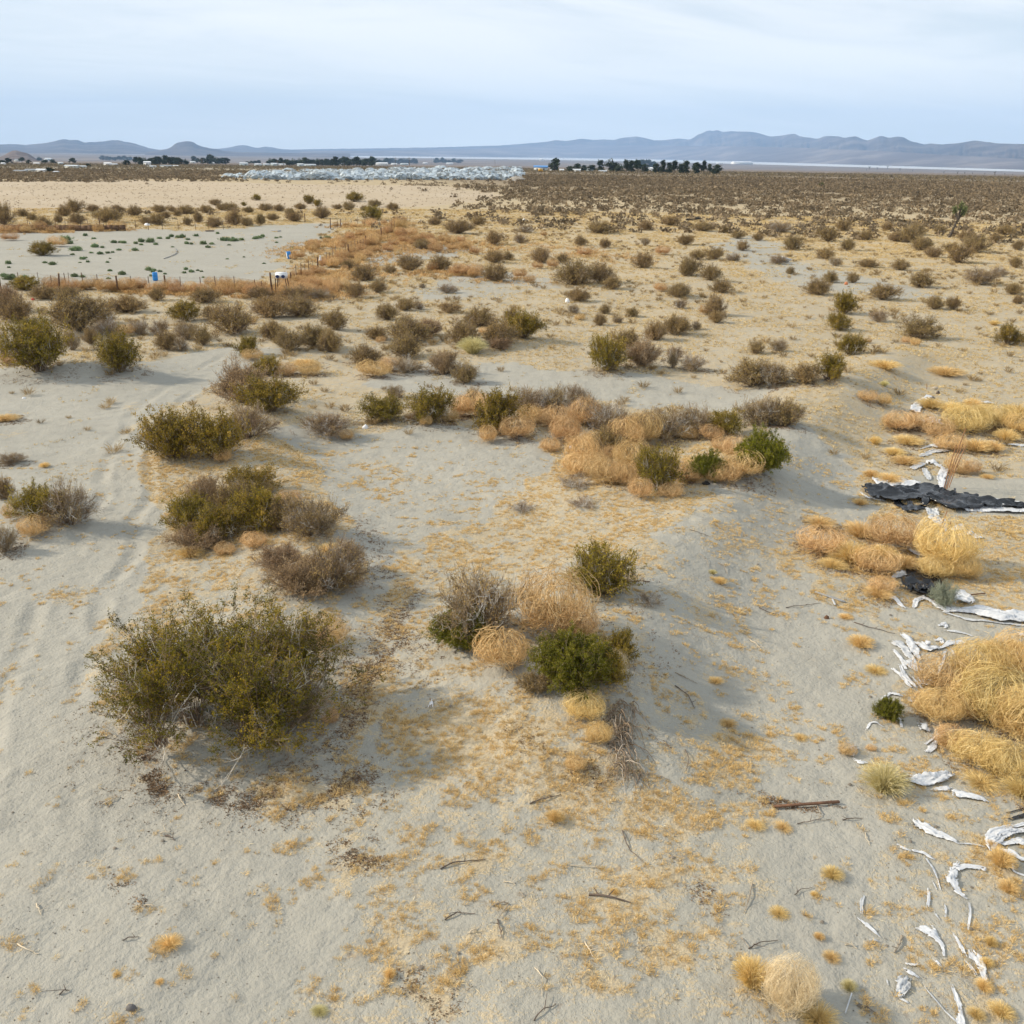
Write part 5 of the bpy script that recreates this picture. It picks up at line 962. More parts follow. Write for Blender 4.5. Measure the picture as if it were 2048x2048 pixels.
plank('wood_plank', [(1690, 2030), (1703, 1990)], .02, .02, F_T, 'thin white slat right of the pale blond tumbleweed', 'plank', 'planks'); plank('wood_plank', [(1940, 1192), (1970, 1189)], .03, .03, M_PLANK, 'short dark plank right of the silver sage', 'plank', 'planks'); plank('wood_plank', [(1372, 441), (1388, 441)], .35, .25, M_DARK, 'weathered dark board far out, left of two', 'board', 'dark boards far out'); plank('wood_plank', [(1390, 440), (1400, 438)], .35, .35, M_DARK, 'weathered dark board far out, right of two', 'board', 'dark boards far out')
plank('wood_plank', [(544, 462), (560, 463)], .5, .12, M_GREYW, 'pale board at the back of the bare yard', 'plank', 'planks'); plank('wood_plank', [(411, 463), (428, 463)], .4, .15, M_STICKD, 'dark board at the back of the bare yard', 'plank', 'planks')
STK = """
D 880 1739 915 1727 970 1720|long dark stick on the straw in the bottom middle
D 1058 1608 1090 1600 1122 1590|dark stick in the golden straw below the central mound
D 1245 1662 1252 1690 1262 1705 1286 1728|dark stick bending down right on the straw
P 1140 1732 1170 1735 1205 1737|pale straight stick right of the long dark one
D 890 1840 915 1828 950 1829|dark bent stick in the bottom middle
B 985 1812 1005 1808 1018 1808 998 1838|forked grey stick in the bottom middle
D 995 1840 1000 1860 1003 1878|short dark stick below the forked grey one
P 1170 1886 1176 1900 1188 1916|pale forked stick on the bottom sand
P 1070 1936 1084 1958 1083 1996|pale crooked stick on the bottom sand
D 1068 2042 1082 2025 1112 2010|dark curved stick at the bottom edge
D 1178 1790 1215 1796 1260 1806|thick dark stick lying on straw
B 1280 1904 1290 1899 1304 1892|small grey stick right of the pale ones
P 938 1868 945 1864 952 1859|small pale twig in the bottom middle
P 1008 1764 1020 1768 1032 1771|small pale twig above the forked grey stick
B 1038 1786 1044 1790 1046 1796|tiny grey twig beside the small pale one
D 330 1672 340 1676 350 1682|small forked twig on the bare sand at the lower left
P 320 1668 335 1668 348 1668|pale thin twig on the bare sand at the lower left
P 36 1888 52 1902 78 1910|curved pale root at the lower left edge
P 72 1808 78 1820 82 1832|pale root in a straw clump at the lower left
D 245 1882 262 1878 280 1874|thin dark twig by the small tuft lower left
P 290 1812 305 1814 310 1816|short pale straw stalk right of the lower left patch
B 1400 1108 1412 1120 1418 1136|dark bent stick high on the sand bank
B 1436 1126 1448 1134 1456 1150|bent brown stick on the sand bank
D 1380 1060 1400 1068 1422 1074|dark root near the crest of the sand bank
D 1572 1216 1600 1214 1640 1207|dark stick under the straw left of the grey plank
D 1518 1216 1535 1226 1558 1230|thin dark twig on the slope of the sand bank
D 1708 1245 1735 1256 1790 1268|thin brown stick on flat sand left of the long white sheet
B 1350 1345 1372 1358 1394 1368|grey root on the shaded slope of the bank
D 1350 1372 1376 1394 1390 1418|thin root on the shaded slope below the grey one
B 1504 1768 1500 1792 1488 1828|forked brown root on the lower right sand
B 1482 1876 1490 1888 1500 1898|short grey stick left of the dark branch, above the blond tumbleweed
D 1498 1898 1520 1888 1556 1882|dark branch above the blond tumbleweed
B 1803 1873 1800 1890 1788 1908|thick brown stick standing out on bare sand
D 1590 1790 1600 1782 1626 1776|dark twig beside a small tuft at the lower right
P 1690 1890 1702 1892 1714 1898|small pale stick left of the thick brown one
P 1730 1666 1732 1682 1740 1692|curved pale stalk on bare sand below the plank
B 1632 1604 1640 1628 1638 1640|twig crossing the red brown plank
D 1685 1641 1705 1640 1726 1638|thin dark twig right of the plank end
D 1594 1648 1620 1646 1660 1640|thin pale root below the plank
B 1438 1810 1445 1806 1464 1810|pale hoop shaped root on the lower right sand
P 205 1610 228 1600 240 1594|thin twig on the open sand below the largest bush
D 120 1990 130 1984 138 1982|small dark twig at the bottom left
P 355 1590 362 1602 370 1612|pale root at the foot of the brown litter
D 1370 1500 1378 1520 1372 1545|dark dead twig right of the grey branch pile
B 1290 1548 1310 1552 1340 1560|fallen grey branch beside the branch pile
D 1730 2015 1740 2022 1752 2028|brown stick right of the thin white slat
P 1500 1280 1512 1290 1524 1300|short pale stick on the middle of the bank
"""
for ln in STK.strip().split('\n'):
    a, lb = ln.split('|'); f = a.split(); pts = np.array(list(map(float, f[1:]))).reshape(-1, 2); W_ = np.array([P(*p) for p in pts])
    t = np.linspace(0, len(W_)-1, 9); c = np.stack([np.interp(t, np.arange(len(W_)), W_[:, k]) for k in range(3)], 1)+rng.normal(size=(9, 3))*.006; c[:, 2] = height(c[:, 0], c[:, 1])+.012+np.abs(np.sin(t*1.7))*.03; rad = rng.uniform(.009, .016)*(1.6 if 'thick' in lb else 1)
    G = Geo(); G.tubes([c-W_[0]], np.linspace(rad, rad*.45, 9)[None], 5)
    for _ in range(2):
        j = rng.integers(2, 7); e = c[j]+np.array([*rng.normal(size=2)*.10, .04]); G.tubes([np.array([c[j], (c[j]+e)/2, e])-W_[0]], np.array([[rad*.6, rad*.45, rad*.25]]), 4)
    o = link('dead_stick', G.mesh('dead_stick', [{'D': M_STICKD, 'B': M_STICK, 'P': M_STICKP}[f[0]]])); o.location = W_[0]; tag(o, lb, 'stick', 'dead sticks lying on the sand')
# grey pile of dead branches spilling down the central mound
q0 = P(1240, 1490); rg = np.random.default_rng(5); n = 190; px_ = rg.normal(1246, 17, n); py_ = rg.uniform(1415, 1535, n); px_ += (py_-1480)*.12; G = Geo(); u0 = P(1246, 1420)[:2]; u1 = P(1250, 1560)[:2]; dv = (u1-u0)/np.linalg.norm(u1-u0)
B0 = np.array([np.array([*flatP(a, b), 0]) for a, b in zip(px_, py_)]); off = P(1246, 1490)[:2]-flatP(1246, 1490); B0[:, :2] += off; L_ = rg.uniform(.25, .75, n); ang = np.arctan2(dv[1], dv[0])+rg.normal(size=n)*.5
t = np.linspace(0, 1, 6)[None, :, None]; dr = np.stack([np.cos(ang), np.sin(ang), np.zeros(n)], 1); pth = B0[:, None]+dr[:, None]*t*L_[:, None, None]+rg.normal(size=(n, 6, 3))*.016
pth[..., 2] = height(pth[..., 0], pth[..., 1])+.02+rg.uniform(0, .30, n)[:, None]*np.sin(np.linspace(.3, 2.9, 6))[None]*np.exp(-((px_-1246)/26)**2)[:, None]
G.tubes(pth-q0, np.linspace(.010, .004, 6)[None]*rg.uniform(.6, 1.4, n)[:, None], 4, 0, rg.uniform(.0, .85, n)); o = link('branch_pile', G.mesh('branch_pile', [M_STEM])); o.location = q0; tag(o, 'grey pile of dead branches spilling down the right of the central mound', 'branch pile')
# curved pipe in the yard
c = np.array([P(*p) for p in [(328, 518), (340, 514), (352, 508), (354, 503), (350, 497)]]); t = np.linspace(0, 4, 16); cc = np.stack([np.interp(t, range(5), c[:, k]) for k in range(3)], 1); cc[:, 2] += .06; G = Geo(); G.tubes([cc-c[0]], .045, 6); o = link('pipe', G.mesh('pipe', [M_GREYW])); o.location = c[0]; tag(o, 'curved grey pipe lying in the bare yard', 'pipe')

# ================================================================== SMALL LITTER FAR OUT
def lump(nm, px, py, wpx, hpx, mat, label, cat, group='scraps of litter out on the plain'):
    q = P(px, py); u_ = depth_of(q)/F2; rg_ = np.random.default_rng(int(px*7+py)); n = 8; a = np.linspace(0, 2*np.pi, n, endpoint=False); V = []
    for z, r in ((0, .8), (.35, 1), (.75, .7), (1, .25)):
        for t in a: V.append([math.cos(t)*wpx*u_/2*r*rg_.uniform(.7, 1.15), math.sin(t)*wpx*u_/2*r*rg_.uniform(.7, 1.15)*.7, z*hpx*u_*rg_.uniform(.8, 1.1)])
    F = [[i*n+j, i*n+(j+1) % n, (i+1)*n+(j+1) % n, (i+1)*n+j] for i in range(3) for j in range(n)]+[[3*n+j for j in range(n)]]; G = Geo()
    G.add(V, F[:-1]); G.add(np.array(V[3*n:]), [list(range(n))]); o = link(nm, G.mesh(nm, [mat])); o.location = q-np.array([0, 0, .02]); tag(o, label, cat, group)
M_RED = solid_mat('red scrap', (.5, .06, .05), .6, .1, 3); M_ORG = solid_mat('orange scrap', (.62, .22, .09), .6, .1, 3)
lump('litter_bag', 1135, 606, 12, 10, M_WHITE, 'crumpled white bag on the sand in the middle distance', 'bag'); lump('litter_bag', 731, 857, 13, 9, M_WHITE, 'blue and white litter left of the olive creosote pair', 'bag'); lump('litter_scrap', 66, 600, 9, 5, M_RED, 'red scrap among the shrubs at the far left', 'litter'); lump('litter_scrap', 1692, 569, 9, 6, M_ORG, 'orange litter scrap beside a shrub on the right', 'litter'); lump('litter_scrap', 712, 590, 16, 7, M_RED, 'orange red flagging in a shrub right of the fence corner', 'litter')
lump('litter_bag', 1141, 898, 10, 8, M_WHITE, 'white scrap at the left foot of the tumbleweed pile', 'bag'); lump('litter_scrap', 1412, 968, 20, 7, M_DARK, 'black rag under the small bright green bush', 'litter'); lump('litter_bag', 641, 526, 6, 16, M_WHITE, 'white bag snagged on the slanting fence', 'bag'); lump('litter_scrap', 647, 548, 7, 6, M_WHITE, 'pale scrap at the foot of the slanting fence', 'litter'); lump('litter_bag', 1048, 441, 6, 4, M_WHITE, 'small white speck among the far shrubs', 'bag')
lump('litter_bag', 48, 797, 9, 4, M_WHITE, 'tiny white scrap on the sand at the left edge', 'bag'); lump('stone', 263, 2018, 26, 14, solid_mat('grey stone', (.13, .12, .115), .9, .2, 6), 'round grey stone at the bottom left', 'stone', None); lump('litter_bag', 295, 452, 14, 6, M_WHITE, 'white sheet lying beyond the back fence', 'bag'); lump('stone', 1870, 778, 16, 6, solid_mat('tan stone', (.42, .36, .28), .9, .2, 6), 'pale flat stone above the arched white sheet', 'stone', None); lump('stone', 1876, 788, 9, 7, M_STICKD, 'small dark stone below the pale flat one', 'stone', None); lump('litter_bag', 1910, 817, 12, 4, F_T, 'white scrap in the straw drift at the upper right', 'bag'); lump('stone', 1653, 1237, 13, 9, M_PLANK, 'brown wood chunk on the slope of the bank', 'stone', None); lump('stone', 1712, 1284, 10, 7, M_STICKD, 'dark clod on the flat sand left of the shredded heap', 'stone', None)
q = P(1567, 525); u_ = depth_of(q)/F2; G = Geo(); G.box((0, 0, 0), (26*u_, .06, 22*u_)); o = link('white_board', G.mesh('white_board', [M_WHITE])); o.location = q+np.array([0, .2, .28]); o.rotation_euler = (1.05, .25, .15); tag(o, 'tilted white board on the sandy track', 'board')

# ================================================================== JOSHUA TREES
M_BARK = solid_mat('shaggy bark', (.085, .068, .052), .95, .35, 6, bump=.5); M_YUC = foliage_mat('yucca leaves', [(0, (.07, .09, .03)), (.5, (.14, .17, .06)), (1, (.30, .31, .15))], .1)
def joshua(px, py, hpx, lean, label, arms, group='joshua trees', thick=1.0):
    q = P(px, py); H = hpx*depth_of(q)/F2; o = bpy.data.objects.new('joshua_tree', None); COL.objects.link(o); o.location = q; rg = np.random.default_rng(int(px)); G = Geo(); tips = []
    top = np.array([lean*H*.5, 0, H*.5]); G.tubes([np.stack([np.array([0, 0, -.1])*(1-t)+top*t+np.array([rg.normal()*.02*H, 0, 0])*math.sin(3*t) for t in np.linspace(0, 1, 7)])], np.linspace(.042, .03, 7)[None]*H*thick, 7)
    for az, el, l in arms:
        d = np.array([math.cos(az)*math.cos(el), math.sin(az)*math.cos(el), math.sin(el)]); e = top+d*l*H; m_ = top+d*l*H*.5+np.array([0, 0, -.02*H]); G.tubes([bez(top[None], m_[None], e[None], 6)[0]], np.linspace(.026, .024, 6)[None]*H*thick, 6); tips.append((top+d*l*H*.45, e, d))
    link('trunk', G.mesh('trunk', [M_BARK]), o); G = Geo()
    for s_, e, d in tips:
        n = 220; t = rg.uniform(.25, 1, n); c = s_+(e-s_)*t[:, None]; v = unit(rg.normal(size=(n, 3))+d*.5); G.leaves(c, .11*H*(.7+.5*rg.uniform(0, 1, n)), .014*H, 0, np.clip(.3+.4*t+rg.normal(size=n)*.2, 0, 1), v*2.5, rg)
    link('crown', G.mesh('crown', [M_YUC]), o); tag(o, label, 'joshua tree', group)
joshua(1898, 475, 68, .34, 'leaning Joshua tree standing out of the scrub on the right', [(0, 1.45, .46), (.5, .9, .42), (2.6, 1.2, .36), (0, 1.0, .30)]); joshua(1641, 380, 16, .1, 'small rounded Joshua tree far off in the scrub', [(0, 1.3, .4), (.3, .6, .4), (2.8, .6, .4), (1.5, 1, .4)])
for i, (x_, y_, h_) in enumerate([(1738, 339, 7), (1754, 340, 6), (1775, 338, 7), (1800, 342, 6), (1733, 341, 4), (1888, 345, 5), (1915, 346, 6), (1930, 346, 5), (1945, 346, 4), (1990, 348, 8), (2010, 348, 4), (2025, 349, 4), (1970, 347, 4), (1825, 343, 4)]):
    joshua(x_, y_, h_, rng.uniform(-.2, .2), f'tiny dark Joshua tree on the horizon strip, {ORDN[sorted([1738, 1754, 1775, 1800, 1733, 1888, 1915, 1930, 1945, 1990, 2010, 2025, 1970, 1825]).index(x_)]} from the left', [(0, 1.2, .4), (.8, .5, .45), (2.6, .7, .4)], 'joshua trees on the horizon', 2.2)

# ================================================================== TREES OF THE FARMS
M_CROWN = foliage_mat('dark tree crown', [(0, (.018, .028, .016)), (.5, (.034, .052, .026)), (1, (.07, .09, .045))], .1, hue=.03); M_TRUNK = solid_mat('tree trunk', (.10, .075, .055), .9)
def crown_mesh(name, seed, kind):
    rg = np.random.default_rng(seed); G = Geo(); nb_ = 16; cs_ = []
    for i in range(nb_):
        t = rg.uniform(0, 1); a = rg.uniform(0, 6.28)
        if kind == 'round': z = .20+.70*t; r = .34*math.sin(math.pi*min(1, .25+t*.72))*rg.uniform(.4, 1)
        elif kind == 'tall': z = .14+.78*t; r = .26*(1-.6*t)*rg.uniform(.3, 1)
        else: z = .2+.55*t; r = .46*math.sqrt(max(.05, 1-t*t))*rg.uniform(.4, 1)
        cs_.append((r*math.cos(a), r*math.sin(a), z, rg.uniform(.11, .2)))
    for cx_, cy_, cz_, r_ in cs_:
        n = 70; v = unit(rg.normal(size=(n, 3))); c = np.array([cx_, cy_, cz_])+v*r_*rg.uniform(.6, 1.08, (n, 1))*np.array([1, 1, .85]); G.leaves(c, .10, .065, 0, np.clip(.45+rg.normal()*.15+rg.normal(size=n)*.15, 0, 1), None, rg)
    return G.mesh(name, [M_CROWN])
CRN = {k: [crown_mesh(f'crown_{k}_{i}', 7*i+len(k), k) for i in range(3)] for k in ('round', 'tall', 'wide')}
G = Geo(); G.tubes([np.array([[0, 0, -.03], [.01, 0, .25], [0, .01, .6]]), np.array([[0, 0, .3], [.1, .03, .45], [.2, .04, .62]]), np.array([[0, 0, .25], [-.09, .03, .4], [-.16, .02, .6]])], np.array([[.035, .028, .012], [.018, .013, .008], [.018, .013, .008]]), 5); TRK = G.mesh('trunk', [M_TRUNK])
def tree(px, py, w_, h_, label, kind=None, group='dark trees round the far houses'):
    q = P(px, py); u_ = depth_of(q)/F2; o = bpy.data.objects.new('tree', None); COL.objects.link(o); kind = kind or ('tall' if h_ > w_*1.35 else 'wide' if w_ > h_*1.15 else 'round'); link('trunk', TRK, o); link('crown', CRN[kind][rng.integers(0, 3)], o)
    o.location = q; H = h_*u_; W = w_*u_; nat = {'round': .72, 'tall': .62, 'wide': 1.05}[kind]; o.scale = (W/nat*1.2, W/nat*1.1, H/.98); o.rotation_euler = (0, 0, rng.uniform(0, 6.28)); tag(o, label, 'tree', group)
TRL = [(1110, 344, 20, 26, 'lone ragged tree left of the right tree row'), (1140, 344, 18, 13, 'low broad tree first in the right tree row'), (1154, 343, 16, 15, 'second low tree in the right tree row'), (1168, 343, 12, 12, 'small tree between the sheds of the right row'), (1183, 343, 20, 14, 'light low tree behind the white sheds'), (1201, 343, 15, 21, 'tall forked tree behind the white sheds'), (1222, 344, 22, 27, 'broadest dark tree in the middle of the right row'), (1240, 345, 18, 18, 'round tree just right of the broadest one'), (1252, 345, 12, 23, 'tall narrow tree right of the broadest one'), (1262, 345, 16, 22, 'bushy tall tree left of the white house'),
       (1275, 345, 14, 23, 'tall tree touching the left of the white house'), (1288, 345, 14, 16, 'tree hiding the left wall of the white house'), (1284, 336, 22, 18, 'large bluish tree behind the white house, left'), (1295, 336, 18, 17, 'large bluish tree behind the white house, right'), (1307, 336, 11, 13, 'small round bluish tree behind the white house'), (1312, 347, 15, 19, 'tree just right of the white house'), (1325, 347, 12, 24, 'tall slim tree right of the white house'), (1337, 347, 14, 20, 'fourth tree from the right house gap'), (1348, 348, 15, 24, 'tall round tree in the right half of the row'), (1361, 348, 13, 18, 'smaller tree in the right half of the row'), (1371, 348, 14, 24, 'tall tree before the last gap of the row'), (1392, 349, 20, 24, 'wide dark tree fifth from the right end'), (1407, 349, 11, 25, 'narrow tall tree third from the right end'), (1419, 349, 10, 19, 'slim small tree second from the right end'), (1434, 350, 17, 20, 'last tree at the right end of the row')]
for t in TRL: tree(*t[:4], t[4])
for x_, y_, w_, h_, lb in [(5, 329, 10, 9, 'dark tree at the far left edge'), (17, 328, 16, 13, 'round dark tree second from the left edge'), (44, 325, 13, 11, 'dark tree behind the roofs at the far left'), (58, 328, 9, 8, 'small brown tree among the left houses'), (80, 322, 9, 9, 'faint tree before the brown hill foot'), (90, 328, 14, 9, 'dark low tree among the left houses'), (107, 327, 15, 9, 'dark wide tree among the left houses'), (146, 327, 15, 12, 'round tree standing clear of the left houses'), (176, 335, 11, 9, 'brown tree at the right of the long shed'), (100, 346, 16, 12, 'nearest dark tree beside the lone ranch house'), (254, 332, 12, 12, 'round dark tree alone on the scrub edge'), (272, 329, 10, 14, 'narrow brown tree left of the white barn')]: tree(x_, y_, w_, h_, lb)
for x0, x1, y_, h_, nme in [(204, 266, 321, 9, 'far pale row at the left'), (278, 372, 330, 15, 'dense row behind the white barn'), (384, 400, 326, 12, 'short pair right of the dense row'), (405, 456, 328, 15, 'wooded clump in the left middle'), (492, 520, 328, 7, 'low sparse row by the green shed'), (540, 660, 331, 14, 'long middle row, left half'), (662, 752, 332, 17, 'long middle row, right half'), (758, 836, 328, 11, 'thinning end of the long row'), (869, 926, 326, 9, 'small grove right of the long row')]:
    n = max(2, int((x1-x0)/5.8))
    for i in range(n):
        hh = h_*rng.uniform(.75, 1.15); x_ = x0+(i+.5)*(x1-x0)/n; pos_ = ORDN[i] if i < 20 else f'{i+1}th'
        tree(x_+rng.uniform(-2, 2), y_+rng.uniform(-.6, .8), rng.uniform(10, 15)*(.7+h_/45), hh, f'dark tree, {pos_} from the left in the {nme}')

# ================================================================== FAR HOUSES, BARNS, POLES
M_WALL = [solid_mat(f'wall {i}', c, .8, .06, .3) for i, c in enumerate([(.72, .72, .70), (.55, .56, .52), (.45, .52, .53), (.60, .52, .42)])]; M_ROOFS = [solid_mat(f'roof {i}', c, .6, .08, .3) for i, c in enumerate([(.62, .66, .70), (.30, .32, .34), (.12, .30, .62), (.78, .80, .82)])]; M_WIN = solid_mat('window glass', (.04, .05, .06), .2, .1, 1)
def house(nm, px, py, w_, h_, wall, roof, label, cat='house', dd=.6, gable=True):
    q = P(px, py); u_ = depth_of(q)/F2; W = w_*u_; H = h_*u_*1.15; D = max(3.0, W*dd); hw = H*.62; o = bpy.data.objects.new(nm, None); COL.objects.link(o); o.location = q; o.rotation_euler = (0, 0, rng.uniform(-.12, .12))
    G = Geo(); G.box((0, D/2, hw/2-.2), (W, D, hw+.4)); link('wall', G.mesh('wall', [M_WALL[wall]]), o)
    G = Geo(); e = .35; zt = H; V = [[-W/2-e, -e, hw], [W/2+e, -e, hw], [W/2+e, D+e, hw], [-W/2-e, D+e, hw], [-W/2-e, D/2, zt], [W/2+e, D/2, zt]]; G.add(V, [[0, 1, 5, 4], [2, 3, 4, 5], [3, 2, 1, 0]]); G.add(V, [[1, 2, 5], [3, 0, 4]]); link('roof', G.mesh('roof', [M_ROOFS[roof]]), o)
    nw = max(1, int(W/4.5))
    for i in range(nw): G = Geo(); G.box((-W/2+(i+.5)*W/nw, -.03, hw*.55), (min(1.4, W/nw*.5), .06, hw*.35)); link('window' if i != nw//2 else 'door', G.mesh('window', [M_WIN]), o)
    tag(o, label, cat, 'far houses and sheds')
HS = [('house', 38, 346, 24, 5, 3, 1, 'left wing of the lone ranch house in the scrub'), ('house', 60, 345, 22, 6, 1, 1, 'middle of the lone ranch house with a dark porch'), ('house', 80, 346, 17, 7, 0, 3, 'white gabled end building of the lone ranch house'), ('shed', 110, 347, 7, 4, 2, 0, 'small pale shed right of the nearest dark tree'), ('house', 5, 330, 7, 4, 0, 3, 'white house at the far left edge'), ('house', 34, 323, 11, 4, 1, 1, 'grey roof behind the far left trees'), ('house', 72, 330, 11, 4, 3, 3, 'cream house between the far left trees'), ('house', 95, 322, 13, 5, 2, 0, 'pale blue house behind the dark low tree'), ('house', 120, 329, 9, 4, 2, 0, 'small blue grey house right of the wide tree'), ('shed', 140, 336, 26, 5, 1, 0, 'long pale shed in front of the left houses'), ('shed', 163, 336, 14, 4, 2, 0, 'short blue shed right of the long pale one'), ('barn', 214, 331, 14, 5, 0, 3, 'bright white roofed barn, left half of a pair'), ('barn', 228, 332, 11, 4, 1, 0, 'grey roofed barn, right half of a pair'), ('house', 294, 331, 13, 7, 0, 3, 'white two storey barn before the dense tree row'), ('shed', 330, 336, 21, 5, 1, 1, 'grey long shed right of the white barn'), ('shed', 351, 334, 11, 3, 1, 3, 'low shed with a bright roof below the trees'), ('shed', 303, 336, 14, 4, 1, 0, 'low clutter shed in front of the white barn'), ('house', 385, 326, 9, 3, 1, 3, 'pale roof under the short pair of trees'), ('house', 422, 328, 10, 3, 0, 3, 'pale roof under the wooded clump'), ('shed', 487, 332, 15, 6, 2, 0, 'pale green shed standing alone in the scrub'), ('house', 515, 332, 13, 4, 2, 0, 'blue roof first in the row of mobile homes'), ('house', 532, 332, 12, 4, 2, 0, 'blue roof second in the row of mobile homes'), ('house', 548, 332, 14, 5, 2, 0, 'blue roof third in the row of mobile homes'), ('house', 564, 332, 12, 4, 0, 0, 'blue roof fourth in the row of mobile homes'), ('house', 600, 333, 12, 5, 2, 0, 'light blue mobile home below the long tree row'), ('house', 619, 333, 22, 4, 2, 0, 'long light blue mobile home below the long tree row'), ('barn', 672, 332, 20, 5, 3, 3, 'cream barn with a bright roof below the tall trees'), ('house', 760, 331, 28, 5, 0, 3, 'white house right of the tall trees'), ('house', 788, 330, 11, 3, 0, 3, 'small white house right of the long white one'), ('house', 808, 330, 15, 3, 2, 0, 'pale house by the tall utility pole'), ('house', 850, 328, 9, 2.6, 0, 3, 'tiny white house before the small grove'), ('house', 899, 329, 13, 3, 0, 3, 'low white house right of the small grove'), ('barn', 1081, 342, 27, 9, 1, 2, 'blue roofed open barn left of the lone ragged tree'), ('shed', 1123, 344, 8, 5, 0, 3, 'small white trailer right of the lone ragged tree'), ('shed', 1103, 343, 7, 3, 0, 3, 'tiny white trailer under the lone ragged tree'), ('shed', 1153, 344, 16, 5, 0, 3, 'white shed below the second low tree'), ('shed', 1180, 343, 15, 5, 2, 0, 'pale green shed below the light low tree'), ('shed', 1206, 345, 15, 4, 0, 0, 'white vehicle shed before the forked tree'), ('shed', 1220, 342, 16, 3, 3, 1, 'tan wall below the broadest dark tree'), ('house', 1301, 343, 13, 7, 0, 3, 'bright white house among the right tree row'), ('barn', 1487, 329, 38, 5, 0, 3, 'huge pale warehouse on the edge of the dry lake'), ('barn', 1440, 328, 12, 3, 0, 3, 'small pale building left of the huge warehouse'), ('house', 1083, 322, 8, 4, 0, 3, 'tiny white building by the lake above the blue barn')]
for h_ in HS: house(*h_)
q = P(1080, 345); u_ = depth_of(q)/F2; o = bpy.data.objects.new('yellow_truck', None); COL.objects.link(o); o.location = q; MY = solid_mat('yellow paint', (.65, .36, .05), .5, .1, 1); G = Geo(); G.box((0, 0, 1.7), (7*u_, 2.3, 1.6)); link('body', G.mesh('body', [MY]), o); G = Geo(); G.box((4.3*u_, 0, 1.3), (1.8*u_, 2.1, 1.5)); link('cab', G.mesh('cab', [MY]), o)
for a in (-2.6, 2.6, 4.4):
    G = Geo(); G.tubes([np.array([[a*u_, -1.1, .45], [a*u_, 0, .45], [a*u_, 1.1, .45]])], .45, 10); link('wheel', G.mesh('wheel', [M_DARK]), o)
tag(o, 'yellow truck parked in front of the blue roofed barn', 'truck')
for i, (x_, y_, h_, lb) in enumerate([(819, 342, 26, 'tall utility pole at the end of the long tree row'), (990, 336, 15, 'utility pole beyond the ruined greenhouses'), (362, 334, 9, 'utility pole left of the wooded clump'), (405, 336, 17, 'utility pole by the wooded clump'), (640, 334, 16, 'utility pole in front of the long tree row'), (791, 338, 22, 'second tall utility pole near the white house'), (863, 330, 14, 'utility pole left of the small grove'), (556, 342, 20, 'utility pole left of the mobile homes'), (568, 341, 16, 'utility pole in front of the mobile homes'), (1338, 338, 12, 'utility pole behind the right tree row')]):
    q = P(x_, y_); u_ = depth_of(q)/F2; o = bpy.data.objects.new('utility_pole', None); COL.objects.link(o); o.location = q; G = Geo(); G.tubes([np.array([[0, 0, -.2], [0, 0, h_*u_/2], [0, 0, h_*u_]])], .17, 6, cap=False); link('pole', G.mesh('pole', [M_POSTG]), o); G = Geo(); G.box((0, 0, h_*u_*.92), (2.4, .15, .15)); link('crossarm', G.mesh('crossarm', [M_POSTG]), o); tag(o, lb, 'utility pole', 'utility poles')

# ================================================================== RUINED HOOP GREENHOUSES
F_G = film_mat('weathered greenhouse film', (.52, .60, .66), .55, .15); M_RIB = solid_mat('hoop pipe', (.55, .58, .60), .5, .1, 1)
def hoop_mesh(seed):
    rg = np.random.default_rng(seed); W, Hh, L = rg.uniform(6.5, 8.5), rg.uniform(2.6, 3.6), 16; G = Geo(); G2 = Geo(); sag = rg.uniform(.55, 1.05, 9); ys = np.linspace(-L/2, L/2, 9)
    for y_, s_ in zip(ys, sag):
        t = np.linspace(0, np.pi, 9); G.tubes([np.stack([-W/2*np.cos(t)+rg.normal()*.4*np.sin(t), np.full(9, y_)+rg.normal()*.5*np.sin(t), Hh*s_*np.sin(t)**.8], 1)], .05, 4)
    for i in range(8):
        for j in range(8):
            if rg.uniform() < .48: continue
            t0, t1 = j*np.pi/8, (j+1)*np.pi/8
            def pt(t, k): return [-W/2*math.cos(t)+rg.normal()*.25, ys[k]+rg.normal()*.25, max(.02, Hh*sag[k]*math.sin(t)**.8-.02+rg.normal()*.22)]
            G2.add([pt(t0, i), pt(t1, i), pt(t1, i+1), pt(t0, i+1)], [[0, 1, 2, 3]])
    for _ in range(16):
        c = np.array([rg.uniform(-W/2, W/2), rg.uniform(-L/2, L/2), rg.uniform(.1, .8)]); a = rg.normal(size=3)*np.array([.9, .9, .5]); b = rg.normal(size=3)*np.array([.9, .9, .5]); G2.add([c-a, c-b, c+a, c+b], [[0, 1, 2, 3]])
    return G.mesh('frame', [M_RIB]), G2.mesh('cover', [F_G])
HP = [hoop_mesh(40+i) for i in range(6)]
rows = [(359, 505, 1030, 'front'), (356, 465, 1040, 'second'), (352, 540, 1045, 'third'), (348, 600, 1045, 'fourth'), (344.5, 700, 1045, 'fifth'), (341.5, 790, 1035, 'rearmost')]
